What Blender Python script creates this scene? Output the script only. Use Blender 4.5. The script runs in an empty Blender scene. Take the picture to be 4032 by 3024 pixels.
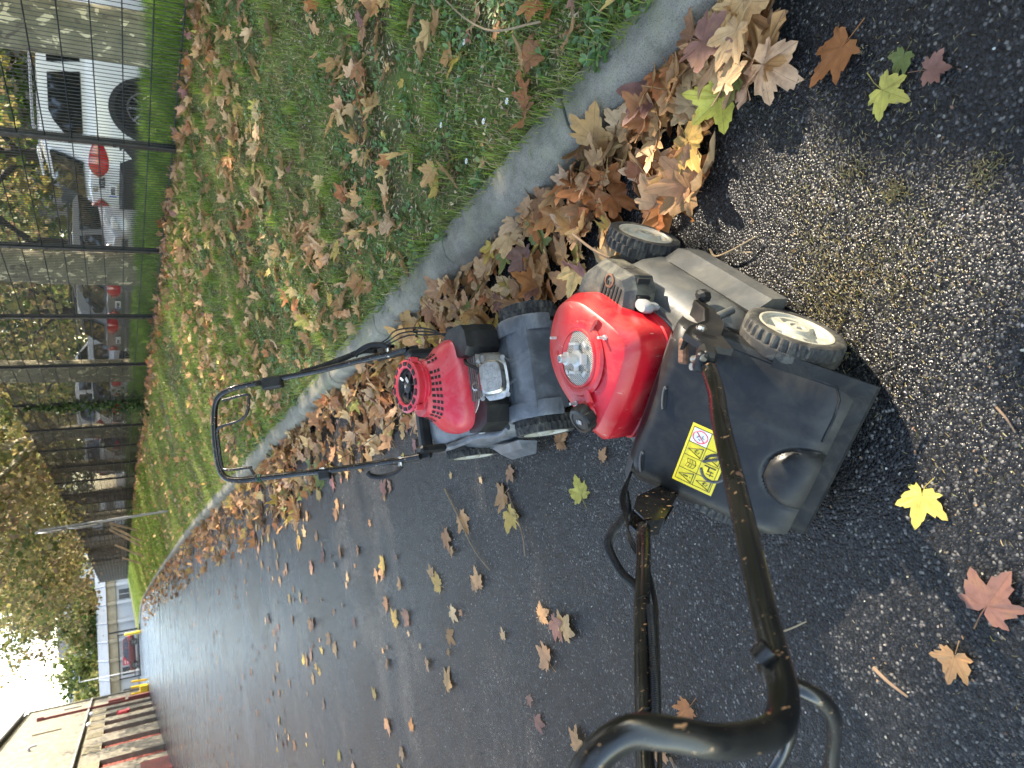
import bpy, bmesh, math, random
import numpy as np
from mathutils import Vector, Matrix
random.seed(7); rng = np.random.default_rng(11)
SC = bpy.context.scene
COL = SC.collection
R = math.radians
# ------------------------------------------------------------------ camera (a phone held upright; the file lies on its side)
cam = bpy.data.cameras.new('camera'); camo = bpy.data.objects.new('camera', cam); COL.objects.link(camo)
cam.sensor_fit = 'HORIZONTAL'; cam.sensor_width = 36; cam.lens = 25.45; cam.clip_start = .02; cam.clip_end = 1500
CR = Vector((0.96539473, -0.25710564, -0.04370007)); CD = Vector((-0.16191571, -0.45954059, -0.87327301)); CF = Vector((0.20444146, 0.8501289, -0.4852675))
camo.matrix_world = Matrix(((CD.x, CR.x, -CF.x, 0), (CD.y, CR.y, -CF.y, 0), (CD.z, CR.z, -CF.z, 1.40), (0, 0, 0, 1)))
cam.dof.use_dof = True; cam.dof.focus_distance = 2.2; cam.dof.aperture_fstop = 6.5
SC.camera = camo
SC.render.resolution_x = 1024; SC.render.resolution_y = 768
# ------------------------------------------------------------------ world, sun, exposure
SUN = Vector((.95, .20, .66)).normalized()
el = math.asin(SUN.z); az = math.atan2(SUN.x, SUN.y)
world = bpy.data.worlds.new('World'); SC.world = world; world.use_nodes = True
wn = world.node_tree.nodes; wl = world.node_tree.links
sky = wn.new('ShaderNodeTexSky'); sky.sky_type = 'NISHITA'; sky.sun_disc = False
sky.sun_elevation = el; sky.sun_rotation = az; sky.air_density = 1.0; sky.dust_density = 1.0; sky.ozone_density = 1.0
bg = wn['Background']; bg.inputs[1].default_value = .15
wl.new(sky.outputs[0], bg.inputs[0])
sl = bpy.data.lights.new('sun', 'SUN'); sl.energy = 2.1; sl.angle = R(.55); sl.color = (1, .95, .88)
so = bpy.data.objects.new('sun', sl); COL.objects.link(so); so.rotation_euler = SUN.to_track_quat('Z', 'Y').to_euler()
so.location = (8, 2, 12)
SC.view_settings.view_transform = 'Standard'; SC.view_settings.look = 'None'; SC.view_settings.gamma = 1
SC.view_settings.exposure = 2.85
try:
    SC.view_settings.use_white_balance = True; SC.view_settings.white_balance_temperature = 7700
except Exception: pass
# ------------------------------------------------------------------ materials
M = {}
def nodes_of(name):
    m = bpy.data.materials.new(name); m.use_nodes = True
    nt = m.node_tree; b = nt.nodes['Principled BSDF']
    M[name] = m
    return m, nt, b
def N(nt, t, **k):
    n = nt.nodes.new(t)
    for a, v in k.items():
        if a.startswith('i_'):
            key = a[2:]
            n.inputs[int(key) if key.isdigit() else key].default_value = v
        else: setattr(n, a, v)
    return n
def noise(nt, scale, detail=4, rough=.55, co=None, dist=0):
    n = N(nt, 'ShaderNodeTexNoise'); n.inputs['Scale'].default_value = scale; n.inputs['Detail'].default_value = detail
    n.inputs['Roughness'].default_value = rough; n.inputs['Distortion'].default_value = dist
    if co: nt.links.new(co, n.inputs['Vector'])
    return n
def ramp(nt, fac, stops):
    r = N(nt, 'ShaderNodeValToRGB'); e = r.color_ramp.elements
    e[0].position, e[0].color = stops[0][0], stops[0][1]
    e[1].position, e[1].color = stops[1][0], stops[1][1]
    for p, c in stops[2:]:
        x = e.new(p); x.color = c
    nt.links.new(fac, r.inputs[0]); return r
def mixc(nt, fac, a, b, mode='MIX'):
    m = N(nt, 'ShaderNodeMix', data_type='RGBA', blend_type=mode)
    for s, v in ((0, fac), (6, a), (7, b)):
        if hasattr(v, 'default_value') or hasattr(v, 'links'): nt.links.new(v, m.inputs[s])
        else: m.inputs[s].default_value = v if s == 0 else (*v[:3], 1)
    return m.outputs[2]
def bumpn(nt, b, h, strength=.3, dist=.01):
    n = N(nt, 'ShaderNodeBump'); n.inputs['Strength'].default_value = strength; n.inputs['Distance'].default_value = dist
    nt.links.new(h, n.inputs['Height']); nt.links.new(n.outputs[0], b.inputs['Normal']); return n
def g3(v): return (v, v, v, 1)
def objco(nt): return N(nt, 'ShaderNodeTexCoord').outputs['Object']
def worldco(nt): return N(nt, 'ShaderNodeNewGeometry').outputs['Position']
def simple(name, col, rough=.5, metal=0, var=.12, vs=14, dirt=None, da=.5, ds=9, bump=0, bs=60, spec=.5, rv=.1, scratch=None, co='o'):
    """painted / plastic / metal surface: tone variation, dirt film in patches, fine relief, optional chips"""
    m, nt, b = nodes_of(name)
    c = objco(nt) if co == 'o' else worldco(nt)
    n1 = noise(nt, vs, 5, .6, c)
    r1 = ramp(nt, n1.outputs[0], [(.3, (*[max(0, v * (1 - var)) for v in col], 1)), (.7, (*[min(1, v * (1 + var)) for v in col], 1))])
    out = r1.outputs[0]
    if dirt:
        n2 = noise(nt, ds, 7, .68, c, .6)
        r2 = ramp(nt, n2.outputs[0], [(.45, g3(0)), (.72, g3(da))])
        out = mixc(nt, r2.outputs[0], out, dirt)
    if scratch:
        mp = N(nt, 'ShaderNodeMapping'); mp.inputs['Scale'].default_value = scratch[1]; nt.links.new(c, mp.inputs[0])
        n4 = noise(nt, scratch[2], 3, .6, mp.outputs[0])
        r4 = ramp(nt, n4.outputs[0], [(scratch[3], g3(0)), (scratch[3] + .03, g3(1))])
        out = mixc(nt, r4.outputs[0], out, scratch[0])
    nt.links.new(out, b.inputs['Base Color'])
    n3 = noise(nt, vs * 1.7, 4, .6, c)
    mr = N(nt, 'ShaderNodeMapRange'); mr.inputs[3].default_value = max(.02, rough - rv); mr.inputs[4].default_value = min(1, rough + rv)
    mr.inputs[1].default_value = .3; mr.inputs[2].default_value = .7
    nt.links.new(n3.outputs[0], mr.inputs[0]); nt.links.new(mr.outputs[0], b.inputs['Roughness'])
    b.inputs['Metallic'].default_value = metal; b.inputs['Specular IOR Level'].default_value = spec
    if bump:
        n5 = noise(nt, bs, 4, .6, c); bumpn(nt, b, n5.outputs[0], bump, .003)
    return m
# ------------------------------------------------------------------ mesh helpers
class MB:
    def __init__(s): s.v = []; s.f = []
    def add(s, vs, fs):
        o = len(s.v); s.v += [tuple(p) for p in vs]; s.f += [tuple(i + o for i in f) for f in fs]; return s
    def box(s, c, d, rot=None, bev=0):
        hx, hy, hz = d[0] / 2, d[1] / 2, d[2] / 2
        if bev:
            e = bev; vs = []; 
            for z, k in ((-hz, e), (-hz + e, 0), (hz - e, 0), (hz, e)):
                X, Y = hx - k, hy - k; q = e if k == 0 else e * .6
                vs += [(-X + q, -Y, z), (X - q, -Y, z), (X, -Y + q, z), (X, Y - q, z), (X - q, Y, z), (-X + q, Y, z), (-X, Y - q, z), (-X, -Y + q, z)]
            fs = [tuple(reversed(range(8))), tuple(range(24, 32))]
            for l in range(3):
                for i in range(8): fs.append((l * 8 + i, l * 8 + (i + 1) % 8, l * 8 + 8 + (i + 1) % 8, l * 8 + 8 + i))
        else:
            vs = [(x, y, z) for z in (-hz, hz) for x, y in ((-hx, -hy), (hx, -hy), (hx, hy), (-hx, hy))]
            fs = [(3, 2, 1, 0), (4, 5, 6, 7), (0, 1, 5, 4), (1, 2, 6, 5), (2, 3, 7, 6), (3, 0, 4, 7)]
        rm = rot if isinstance(rot, Matrix) else (Matrix.Rotation(rot, 3, 'Z') if rot else Matrix.Identity(3))
        c = Vector(c)
        return s.add([c + rm @ Vector(p) for p in vs], fs)
    def prism(s, pts, axis, a, b):
        """polygon pts (2-D) extruded along axis 'x','y','z' from a to b"""
        def P(p, t): return {'x': (t, p[0], p[1]), 'y': (p[0], t, p[1]), 'z': (p[0], p[1], t)}[axis]
        n = len(pts)
        vs = [P(p, a) for p in pts] + [P(p, b) for p in pts]
        fs = [tuple(range(n)), tuple(reversed(range(n, 2 * n)))] + [(i, i + n, (i + 1) % n + n, (i + 1) % n) for i in range(n)]
        return s.add(vs, fs)
    def loft(s, rings, cap0=True, cap1=True, closed=True):
        n = len(rings[0]); vs = [p for r in rings for p in r]; fs = []
        for k in range(len(rings) - 1):
            for i in range(n if closed else n - 1):
                j = (i + 1) % n; fs.append((k * n + i, k * n + j, (k + 1) * n + j, (k + 1) * n + i))
        if cap0: fs.append(tuple(reversed(range(n))))
        if cap1: fs.append(tuple(range((len(rings) - 1) * n, len(rings) * n)))
        return s.add(vs, fs)
    def tube(s, path, r, n=10, caps=True, rr=None, flat=1.0):
        P = [Vector(p) for p in path]; rings = []; up = None
        for i, p in enumerate(P):
            t = (P[min(i + 1, len(P) - 1)] - P[max(i - 1, 0)]).normalized()
            if up is None:
                up = Vector((0, 0, 1)) if abs(t.z) < .9 else Vector((1, 0, 0))
            a = t.cross(up).normalized(); b = a.cross(t).normalized(); up = b
            q = rr[i] if rr else r
            rings.append([p + a * math.cos(2 * math.pi * k / n) * q + b * math.sin(2 * math.pi * k / n) * q * flat for k in range(n)])
        return s.loft(rings, caps, caps)
    def cyl(s, p0, p1, r, r1=None, n=16): return s.tube([p0, p1], r, n, True, [r, r if r1 is None else r1])
    def lathe(s, prof, c=(0, 0, 0), axis='z', n=32, cap0=False, cap1=False, fn=None):
        """prof: (radius, height) pairs turned round an axis; fn(i,k,r,h) may vary a vertex"""
        rings = []
        for k, (r, h) in enumerate(prof):
            ring = []
            for i in range(n):
                rr, hh = (r, h) if fn is None else fn(i, k, r, h)
                a = 2 * math.pi * i / n; x, y = rr * math.cos(a), rr * math.sin(a)
                p = {'z': (x, y, hh), 'y': (x, hh, -y), 'x': (hh, x, y)}[axis]
                ring.append((p[0] + c[0], p[1] + c[1], p[2] + c[2]))
            rings.append(ring)
        return s.loft(rings, cap0, cap1)
    def build(s, name, mat, parent=None, smooth=None, loc=None, rot=None):
        me = bpy.data.meshes.new(name); me.from_pydata(s.v, [], s.f); 
        bm = bmesh.new(); bm.from_mesh(me); bmesh.ops.recalc_face_normals(bm, faces=bm.faces); bm.to_mesh(me); bm.free()
        me.materials.append(M[mat] if isinstance(mat, str) else mat)
        if smooth is not None:
            me.shade_smooth(); me.set_sharp_from_angle(angle=R(smooth))
        return link(name, me, parent, loc, rot)
def link(name, me, parent=None, loc=None, rot=None):
    o = bpy.data.objects.new(name, me); COL.objects.link(o)
    if parent: o.parent = parent
    if loc: o.location = loc
    if rot: o.rotation_euler = rot
    return o
def empty(name, loc=(0, 0, 0), rz=0):
    o = bpy.data.objects.new(name, None); COL.objects.link(o); o.location = loc; o.rotation_euler = (0, 0, rz); o.empty_display_size = .1; return o
def tag(o, label=None, cat=None, group=None, kind=None):
    if label: o['label'] = label
    if cat: o['category'] = cat
    if group: o['group'] = group
    if kind: o['kind'] = kind
    return o
def copy_tree(o, parent=None):
    c = o.copy(); COL.objects.link(c); c.parent = parent
    for ch in [x for x in o.children]: copy_tree(ch, c)
    return c
def bez(pts, n=8):
    """Catmull-Rom through pts"""
    P = [Vector(p) for p in pts]; Q = [P[0] * 2 - P[1]] + P + [P[-1] * 2 - P[-2]]; out = []
    for i in range(1, len(Q) - 2):
        p0, p1, p2, p3 = Q[i - 1:i + 3]
        for k in range(n):
            t = k / n
            out.append(.5 * ((2 * p1) + (p2 - p0) * t + (2 * p0 - 5 * p1 + 4 * p2 - p3) * t * t + (3 * p1 - p0 - 3 * p2 + p3) * t ** 3))
    out.append(P[-1]); return out
def npmesh(name, V, F, mat, attrs=None, smooth=False):
    """big mesh from numpy: V (n,3), F (m,3) triangles; attrs: {name: (n,3)} point colours"""
    me = bpy.data.meshes.new(name); n, m = len(V), len(F); k = F.shape[1]
    me.vertices.add(n); me.vertices.foreach_set('co', V.astype(np.float32).ravel())
    me.loops.add(m * k); me.loops.foreach_set('vertex_index', F.astype(np.int32).ravel())
    me.polygons.add(m); me.polygons.foreach_set('loop_start', np.arange(0, m * k, k, dtype=np.int32))
    if smooth: me.polygons.foreach_set('use_smooth', np.ones(m, dtype=bool))
    me.update(calc_edges=True)
    for an, av in (attrs or {}).items():
        if av.ndim == 1:
            at = me.attributes.new(an, 'FLOAT', 'POINT'); at.data.foreach_set('value', av.astype(np.float32))
        else:
            at = me.attributes.new(an, 'FLOAT_COLOR', 'POINT')
            at.data.foreach_set('color', np.hstack([av, np.ones((n, 1))]).astype(np.float32).ravel())
    me.materials.append(M[mat]); return me
def textmesh(txt, size, ext=.0):
    cu = bpy.data.curves.new('lettering', 'FONT'); cu.body = txt; cu.size = size; cu.extrude = ext; cu.align_x = 'CENTER'; cu.align_y = 'CENTER'; cu.resolution_u = 2
    o = bpy.data.objects.new('lettering_tmp', cu); COL.objects.link(o)
    dg = bpy.context.evaluated_depsgraph_get(); me = bpy.data.meshes.new_from_object(o.evaluated_get(dg)); bpy.data.objects.remove(o); return me
# ------------------------------------------------------------------ ground shape (metres; y runs up the road, x to the right)
KY = np.array([-3, 15, 21, 28, 35, 44, 52, 59, 65, 70, 75, 80.]); KX = np.array([1.18, 1.18, 1.08, .92, .74, .45, .15, -.18, -.65, -1.4, -2.5, -4.2])
FY = np.array([-3, 26, 36, 50, 62, 76.]); FX = np.array([4.2, 4.2, 3.95, 3.3, 2.7, 2.0])
def kx(y): return np.interp(y, KY, KX)
def fx(y): return np.interp(y, FY, FX)
def lawn_z(x, y):
    k = kx(y) + .13; f = fx(y); t = (x - k) / (f - k)
    z = np.where(t < 1, .115 + .575 * np.clip(t, -.1, 1), .69 + .17 * (1 - np.exp(-(np.clip(x - f, 0, 9)) * 2.2)))
    z = z + .022 * np.sin(x * 3.1 + y * .9) * np.sin(y * 2.3 + 1) * np.clip(t * 4, 0, 1) + .012 * np.sin(x * 11 + 3 * np.sin(y * 5)) * np.sin(y * 9.1) * np.clip(t * 4, 0, 1)
    d = x - f
    return np.where(d > 1.2, np.maximum(z - (d - 1.2) * .75, .40), z)
# ------------------------------------------------------------------ surface materials of the setting
def asphalt():
    m, nt, b = nodes_of('asphalt'); c = worldco(nt)
    v = N(nt, 'ShaderNodeTexVoronoi'); v.inputs['Scale'].default_value = 165; nt.links.new(c, v.inputs['Vector'])
    v2 = N(nt, 'ShaderNodeTexVoronoi'); v2.inputs['Scale'].default_value = 260; nt.links.new(c, v2.inputs['Vector'])
    big = noise(nt, .9, 5, .6, c); mid = noise(nt, 9, 5, .65, c); fine = noise(nt, 420, 2, .5, c)
    sx = N(nt, 'ShaderNodeSeparateColor'); nt.links.new(v.outputs['Color'], sx.inputs[0])
    st = ramp(nt, sx.outputs[0], [(.0, (.011, .012, .0135, 1)), (.55, (.024, .026, .029, 1)), (.84, (.045, .047, .050, 1)), (.93, (.09, .092, .096, 1)), (.985, (.24, .235, .22, 1))])
    dk = ramp(nt, v.outputs['Distance'], [(.35, g3(1)), (.75, g3(.32))])
    o = mixc(nt, 1.0, st.outputs[0], dk.outputs[0], 'MULTIPLY')
    bt = ramp(nt, big.outputs[0], [(.35, g3(.72)), (.66, g3(1.25))]); o = mixc(nt, 1.0, o, bt.outputs[0], 'MULTIPLY')
    mt = ramp(nt, mid.outputs[0], [(.5, g3(0)), (.75, g3(.2))]); o = mixc(nt, mt.outputs[0], o, (.040, .038, .032))
    o = mixc(nt, 1.0, o, (.74, .71, .68), 'MULTIPLY'); nt.links.new(o, b.inputs['Base Color'])
    rr = ramp(nt, big.outputs[0], [(.36, g3(.10)), (.66, g3(.30))]); r2 = mixc(nt, .18, rr.outputs[0], fine.outputs[0])
    nt.links.new(r2, b.inputs['Roughness']); b.inputs['Specular IOR Level'].default_value = .27
    h1 = N(nt, 'ShaderNodeMath', operation='MULTIPLY'); nt.links.new(v.outputs['Distance'], h1.inputs[0]); h1.inputs[1].default_value = -1.0
    h2 = N(nt, 'ShaderNodeMath', operation='MULTIPLY_ADD'); nt.links.new(v2.outputs['Distance'], h2.inputs[0]); h2.inputs[1].default_value = -.4; nt.links.new(h1.outputs[0], h2.inputs[2])
    h3 = N(nt, 'ShaderNodeMath', operation='MULTIPLY_ADD'); nt.links.new(sx.outputs[1], h3.inputs[0]); h3.inputs[1].default_value = .6; nt.links.new(h2.outputs[0], h3.inputs[2])
    bumpn(nt, b, h3.outputs[0], .70, .0036)
asphalt()
def lawnmat():
    m, nt, b = nodes_of('lawn_soil'); c = worldco(nt)
    n1 = noise(nt, 2.2, 6, .65, c); n2 = noise(nt, 38, 6, .7, c); n3 = noise(nt, 150, 4, .7, c)
    soil = ramp(nt, n2.outputs[0], [(.3, (.042, .030, .020, 1)), (.55, (.12, .088, .058, 1)), (.75, (.27, .21, .14, 1))])
    grn = ramp(nt, n3.outputs[0], [(.3, (.075, .11, .024, 1)), (.7, (.17, .23, .055, 1))])
    f = ramp(nt, n1.outputs[0], [(.36, g3(.15)), (.60, g3(.85))])
    nt.links.new(mixc(nt, f.outputs[0], soil.outputs[0], grn.outputs[0]), b.inputs['Base Color'])
    b.inputs['Roughness'].default_value = .95; b.inputs['Specular IOR Level'].default_value = .15
    bumpn(nt, b, n2.outputs[0], .9, .02)
lawnmat()
def kerbmat():
    m, nt, b = nodes_of('kerb_concrete'); c = worldco(nt)
    n1 = noise(nt, 7, 7, .68, c); n2 = noise(nt, 240, 3, .6, c); n3 = noise(nt, 2.6, 5, .65, c)
    a = ramp(nt, n1.outputs[0], [(.28, (.22, .20, .155, 1)), (.72, (.38, .35, .28, 1))])
    moss = ramp(nt, n3.outputs[0], [(.46, g3(0)), (.68, g3(.6))])
    o = mixc(nt, moss.outputs[0], a.outputs[0], (.11, .11, .055))
    sp = ramp(nt, n2.outputs[0], [(.30, g3(.5)), (.5, g3(1)), (.68, g3(1)), (.76, g3(2.0))]); o = mixc(nt, 1.0, o, sp.outputs[0], 'MULTIPLY')
    nt.links.new(o, b.inputs['Base Color']); b.inputs['Roughness'].default_value = .85
    n5 = noise(nt, 45, 6, .7, c); n6 = noise(nt, 16, 5, .6, c); ed = ramp(nt, n6.outputs[0], [(.42, g3(1)), (.62, g3(.80))]); o2 = mixc(nt, 1.0, o, ed.outputs[0], 'MULTIPLY')
    gm = N(nt, 'ShaderNodeNewGeometry'); sz = N(nt, 'ShaderNodeSeparateXYZ'); nt.links.new(gm.outputs['Normal'], sz.inputs[0])
    lich = ramp(nt, n1.outputs[0], [(.50, g3(0)), (.60, g3(.5))]); ml = N(nt, 'ShaderNodeMath', operation='MULTIPLY'); nt.links.new(lich.outputs[0], ml.inputs[0]); nt.links.new(sz.outputs[2], ml.inputs[1]); o2 = mixc(nt, ml.outputs[0], o2, (.24, .23, .13))
    nt.links.new(o2, b.inputs['Base Color'])
    hm = N(nt, 'ShaderNodeMath', operation='MULTIPLY_ADD'); nt.links.new(n5.outputs[0], hm.inputs[0]); hm.inputs[1].default_value = 1.6; nt.links.new(n2.outputs[0], hm.inputs[2])
    bumpn(nt, b, hm.outputs[0], .8, .007)
kerbmat()
def attrmat(name, rough=.6, trans=0, spec=.3, nv=.0):
    m, nt, b = nodes_of(name); a = N(nt, 'ShaderNodeAttribute'); a.attribute_name = 'tint'
    nt.links.new(a.outputs['Color'], b.inputs['Base Color']); b.inputs['Roughness'].default_value = rough; b.inputs['Specular IOR Level'].default_value = spec
    if trans:
        t = N(nt, 'ShaderNodeBsdfTranslucent'); nt.links.new(a.outputs['Color'], t.inputs[0])
        mx = N(nt, 'ShaderNodeMixShader'); mx.inputs[0].default_value = trans
        nt.links.new(b.outputs[0], mx.inputs[1]); nt.links.new(t.outputs[0], mx.inputs[2]); nt.links.new(mx.outputs[0], nt.nodes['Material Output'].inputs[0])
attrmat('grass_blade', .5, .35, .3); attrmat('litter', .85, .0, .15); attrmat('foliage', .55, .40, .25); attrmat('weed_leaf', .5, .25, .35)
# ------------------------------------------------------------------ road
def sheet(name, xs, ys, zf, mat, kind='structure'):
    X, Y = np.meshgrid(xs, ys); Z = zf(X, Y); V = np.stack([X.ravel(), Y.ravel(), np.broadcast_to(Z, X.shape).ravel()], 1)
    nx, ny = len(xs), len(ys); i = (np.arange(ny - 1)[:, None] * nx + np.arange(nx - 1)[None]).ravel()
    F = np.stack([i, i + 1, i + nx + 1, i + nx], 1); me = npmesh(name, V, F, mat, smooth=True)
    return tag(link(name, me), kind=kind)
simple('far_ground', (.10, .095, .08), .95, co='w', vs=.3)
g_ = sheet('ground', np.linspace(-700, 700, 9), np.linspace(-500, 900, 9), lambda x, y: x * 0 - .06, 'far_ground')
def roadz(x, y): return -.018 * np.clip((x - .75) / .4, 0, 1) ** 2 + .004 * np.sin(y * .7) * np.sin(x * 1.1)
road = sheet('road', np.concatenate([np.linspace(-9, -1, 9), np.linspace(-.6, 1.3, 20)]), np.concatenate([np.linspace(-3, 8, 45), np.linspace(9, 110, 60)]), roadz, 'asphalt')
simple('joint_tar', (.012, .012, .013), .35, co='w')
for y, w in ((35.1, .10), (53.4, .14)):   # tarred joints running across the carriageway
    b = MB(); ks = [(-6.2 + i * .5) for i in range(14)]
    b.loft([[(x, y - w + .05 * math.sin(x * 3), .0085), (x, y + w + .05 * math.sin(x * 2.1), .0085)] for x in ks], False, False, False)
    b.build('tar_joint', 'joint_tar', road)
# ------------------------------------------------------------------ kerb: one stone after another
kerb = empty('kerb'); tag(kerb, 'low weathered concrete kerb between the wet road and the leafy lawn', 'kerb', kind='structure')
KP = [(-.015, -.06), (-.015, .0), (-.002, .07), (.010, .098), (.030, .116), (.055, .122), (.13, .126), (.15, .122), (.16, -.06)]
y0 = -2.36
while y0 < 72:
    L = 1.0; b = MB(); rings = []
    jit = random.uniform(-.006, .006); jz = random.uniform(-.005, .004)
    for t, sh in ((.004, .010), (.014, .002), (.25, 0), (.5, 0), (.75, 0), (.986, .002), (.996, .010)):
        y = y0 + t * L; x0 = float(kx(y)) + jit
        rings.append([(x0 + px + (sh if px < .05 else -sh * .3) + random.uniform(-.0015, .0015), y, pz + jz - (sh * .7 if pz > .05 else 0) + (random.uniform(-.0015, .0015) if pz > .02 else 0)) for px, pz in KP])
    b.loft(rings); b.build('kerb_stone', 'kerb_concrete', kerb, 50); y0 += L
# ------------------------------------------------------------------ lawn bank
def lawn_sheet():
    ys = np.concatenate([np.linspace(-3, 12, 76), np.linspace(12.6, 80, 90)]); ts = np.concatenate([np.linspace(0, 1, 30), np.linspace(1.05, 1.9, 22), [2.2, 3, 5, 9, 14, 22]])
    T, Y = np.meshgrid(ts, ys); k = kx(Y) + .125; f = fx(Y); X = k + T * (f - k)
    Z = lawn_z(X, Y); Z = np.where(T < .015, Z - .03, Z)
    V = np.stack([X.ravel(), Y.ravel(), Z.ravel()], 1); nx, ny = len(ts), len(ys)
    i = (np.arange(ny - 1)[:, None] * nx + np.arange(nx - 1)[None]).ravel()
    return npmesh('lawn', V, np.stack([i, i + 1, i + nx + 1, i + nx], 1), 'lawn_soil', smooth=True)
tag(link('lawn', lawn_sheet()), kind='structure')
simple('car_park_tar', (.06, .06, .062), .7, co='w', vs=2, dirt=(.12, .1, .07), da=.4, ds=.7)
sheet('car_park', np.linspace(5.6, 60, 6), np.linspace(-10, 110, 6), lambda x, y: x * 0 + .43, 'car_park_tar')
# ------------------------------------------------------------------ grass, weeds, thatch (uncountable)
def vnoise(x, y, s, seed=0):
    r = np.random.default_rng(seed); o = np.zeros_like(x)
    for k in range(5):
        a = r.uniform(0, 6.28); w = s * r.uniform(.6, 1.7); o += np.sin((x * np.cos(a) + y * np.sin(a)) * w + r.uniform(0, 6.28) + 1.3 * np.sin((x * np.sin(a) - y * np.cos(a)) * w * .7))
    return o / 5
def blades(x, y, h, w, tint, lean=.5, zf=lawn_z):
    n = len(x); z = zf(x, y); a = rng.uniform(0, 2 * np.pi, n); l = np.abs(rng.normal(0, lean, n)); ca, sa = np.cos(a), np.sin(a); dx, dy = -sa * w / 2, ca * w / 2
    V = np.zeros((n, 5, 3))
    V[:, 0] = np.stack([x - dx, y - dy, z - .004], 1); V[:, 1] = np.stack([x + dx, y + dy, z - .004], 1)
    mx, my, mz = x + ca * h * l * .35, y + sa * h * l * .35, z + h * .6 / np.sqrt(1 + l * l * .3)
    V[:, 2] = np.stack([mx + dx * .8, my + dy * .8, mz], 1); V[:, 3] = np.stack([mx - dx * .8, my - dy * .8, mz], 1)
    V[:, 4] = np.stack([x + ca * h * l, y + sa * h * l, z + h / np.sqrt(1 + l * l)], 1)
    b = np.arange(n)[:, None] * 5
    F = np.concatenate([b + np.array([[0, 1, 2]]), b + np.array([[0, 2, 3]]), b + np.array([[3, 2, 4]])])
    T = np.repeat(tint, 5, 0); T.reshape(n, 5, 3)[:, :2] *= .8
    return V.reshape(-1, 3), F, T
def cat(parts):
    Vs, Fs, Ts = [], [], []; o = 0
    for V, F, T in parts: Vs.append(V); Fs.append(F + o); Ts.append(T); o += len(V)
    return np.concatenate(Vs), np.concatenate(Fs), np.concatenate(Ts)
def pal(cols, n, jit=.18):
    c = np.array(cols)[rng.integers(0, len(cols), n)]; return np.clip(c * rng.uniform(1 - jit, 1 + jit, (n, 1)) * rng.uniform(.93, 1.07, (n, 3)), 0, 1)
GR = [(.18, .27, .040), (.22, .31, .050), (.14, .22, .036), (.27, .33, .08), (.33, .33, .13), (.44, .37, .20)]
def lawn_pts(n, ya, yb, pw=1.0, keep=None, t0=.01, t1=1.0):
    y = ya + (yb - ya) * rng.random(n) ** pw; k = kx(y) + .14; f = fx(y); x = k + (f - k) * (t0 + (t1 - t0) * rng.random(n))
    if keep is not None: s = keep(x, y); x, y = x[s], y[s]
    return x, y
P = []
kp = lambda x, y: (vnoise(x, y, 2.6, 3) + .5 * vnoise(x, y, 9, 4) + rng.normal(0, .35, len(x))) > -.12
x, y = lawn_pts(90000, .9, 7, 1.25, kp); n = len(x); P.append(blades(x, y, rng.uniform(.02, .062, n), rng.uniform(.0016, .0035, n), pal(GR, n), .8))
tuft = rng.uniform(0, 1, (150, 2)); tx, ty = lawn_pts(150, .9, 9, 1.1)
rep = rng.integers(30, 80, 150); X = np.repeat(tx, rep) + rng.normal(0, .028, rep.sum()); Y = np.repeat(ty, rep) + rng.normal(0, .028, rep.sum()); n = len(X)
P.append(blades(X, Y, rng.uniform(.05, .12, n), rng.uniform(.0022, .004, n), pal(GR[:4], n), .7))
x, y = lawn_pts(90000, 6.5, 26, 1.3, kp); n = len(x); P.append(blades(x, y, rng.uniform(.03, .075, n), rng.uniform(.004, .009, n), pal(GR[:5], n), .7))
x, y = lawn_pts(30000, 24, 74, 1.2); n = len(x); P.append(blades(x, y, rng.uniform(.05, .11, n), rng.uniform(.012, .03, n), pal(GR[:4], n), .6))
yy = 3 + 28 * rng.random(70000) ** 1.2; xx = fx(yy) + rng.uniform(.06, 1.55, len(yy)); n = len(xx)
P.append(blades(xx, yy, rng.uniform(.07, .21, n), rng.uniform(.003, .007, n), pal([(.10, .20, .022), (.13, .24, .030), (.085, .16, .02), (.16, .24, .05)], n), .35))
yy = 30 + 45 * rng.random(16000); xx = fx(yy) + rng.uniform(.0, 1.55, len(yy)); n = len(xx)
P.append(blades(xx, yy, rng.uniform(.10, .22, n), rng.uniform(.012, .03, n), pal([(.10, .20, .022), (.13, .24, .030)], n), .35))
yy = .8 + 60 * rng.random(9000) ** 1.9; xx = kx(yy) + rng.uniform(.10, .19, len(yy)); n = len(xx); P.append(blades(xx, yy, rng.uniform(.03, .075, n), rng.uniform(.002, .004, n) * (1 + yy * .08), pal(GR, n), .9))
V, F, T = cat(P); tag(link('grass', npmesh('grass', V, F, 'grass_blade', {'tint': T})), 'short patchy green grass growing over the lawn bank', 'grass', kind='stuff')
def ovals(x, y, z, L, W, ang, pitch, tint):
    """little cupped oval leaves, 6 triangles each"""
    n = len(x); prof = np.array([(0, 0, 0), (.35, .5, .12), (.8, .42, .1), (1, 0, .0), (.8, -.42, .1), (.35, -.5, .12), (.5, 0, -.02)])
    lx = prof[None, :, 0] * L[:, None]; ly = prof[None, :, 1] * W[:, None]; lz = prof[None, :, 2] * L[:, None] + lx * np.sin(pitch)[:, None]; lx = lx * np.cos(pitch)[:, None]
    ca, sa = np.cos(ang)[:, None], np.sin(ang)[:, None]
    V = np.stack([x[:, None] + lx * ca - ly * sa, y[:, None] + lx * sa + ly * ca, z[:, None] + lz], 2)
    tri = np.array([(6, i, (i + 1) % 6) for i in range(6)]); F = (np.arange(n)[:, None, None] * 7 + tri[None]).reshape(-1, 3)
    return V.reshape(-1, 3), F, np.repeat(tint, 7, 0)
WG = [(.11, .20, .050), (.13, .23, .065), (.09, .17, .050), (.16, .25, .09), (.12, .21, .09)]
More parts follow.
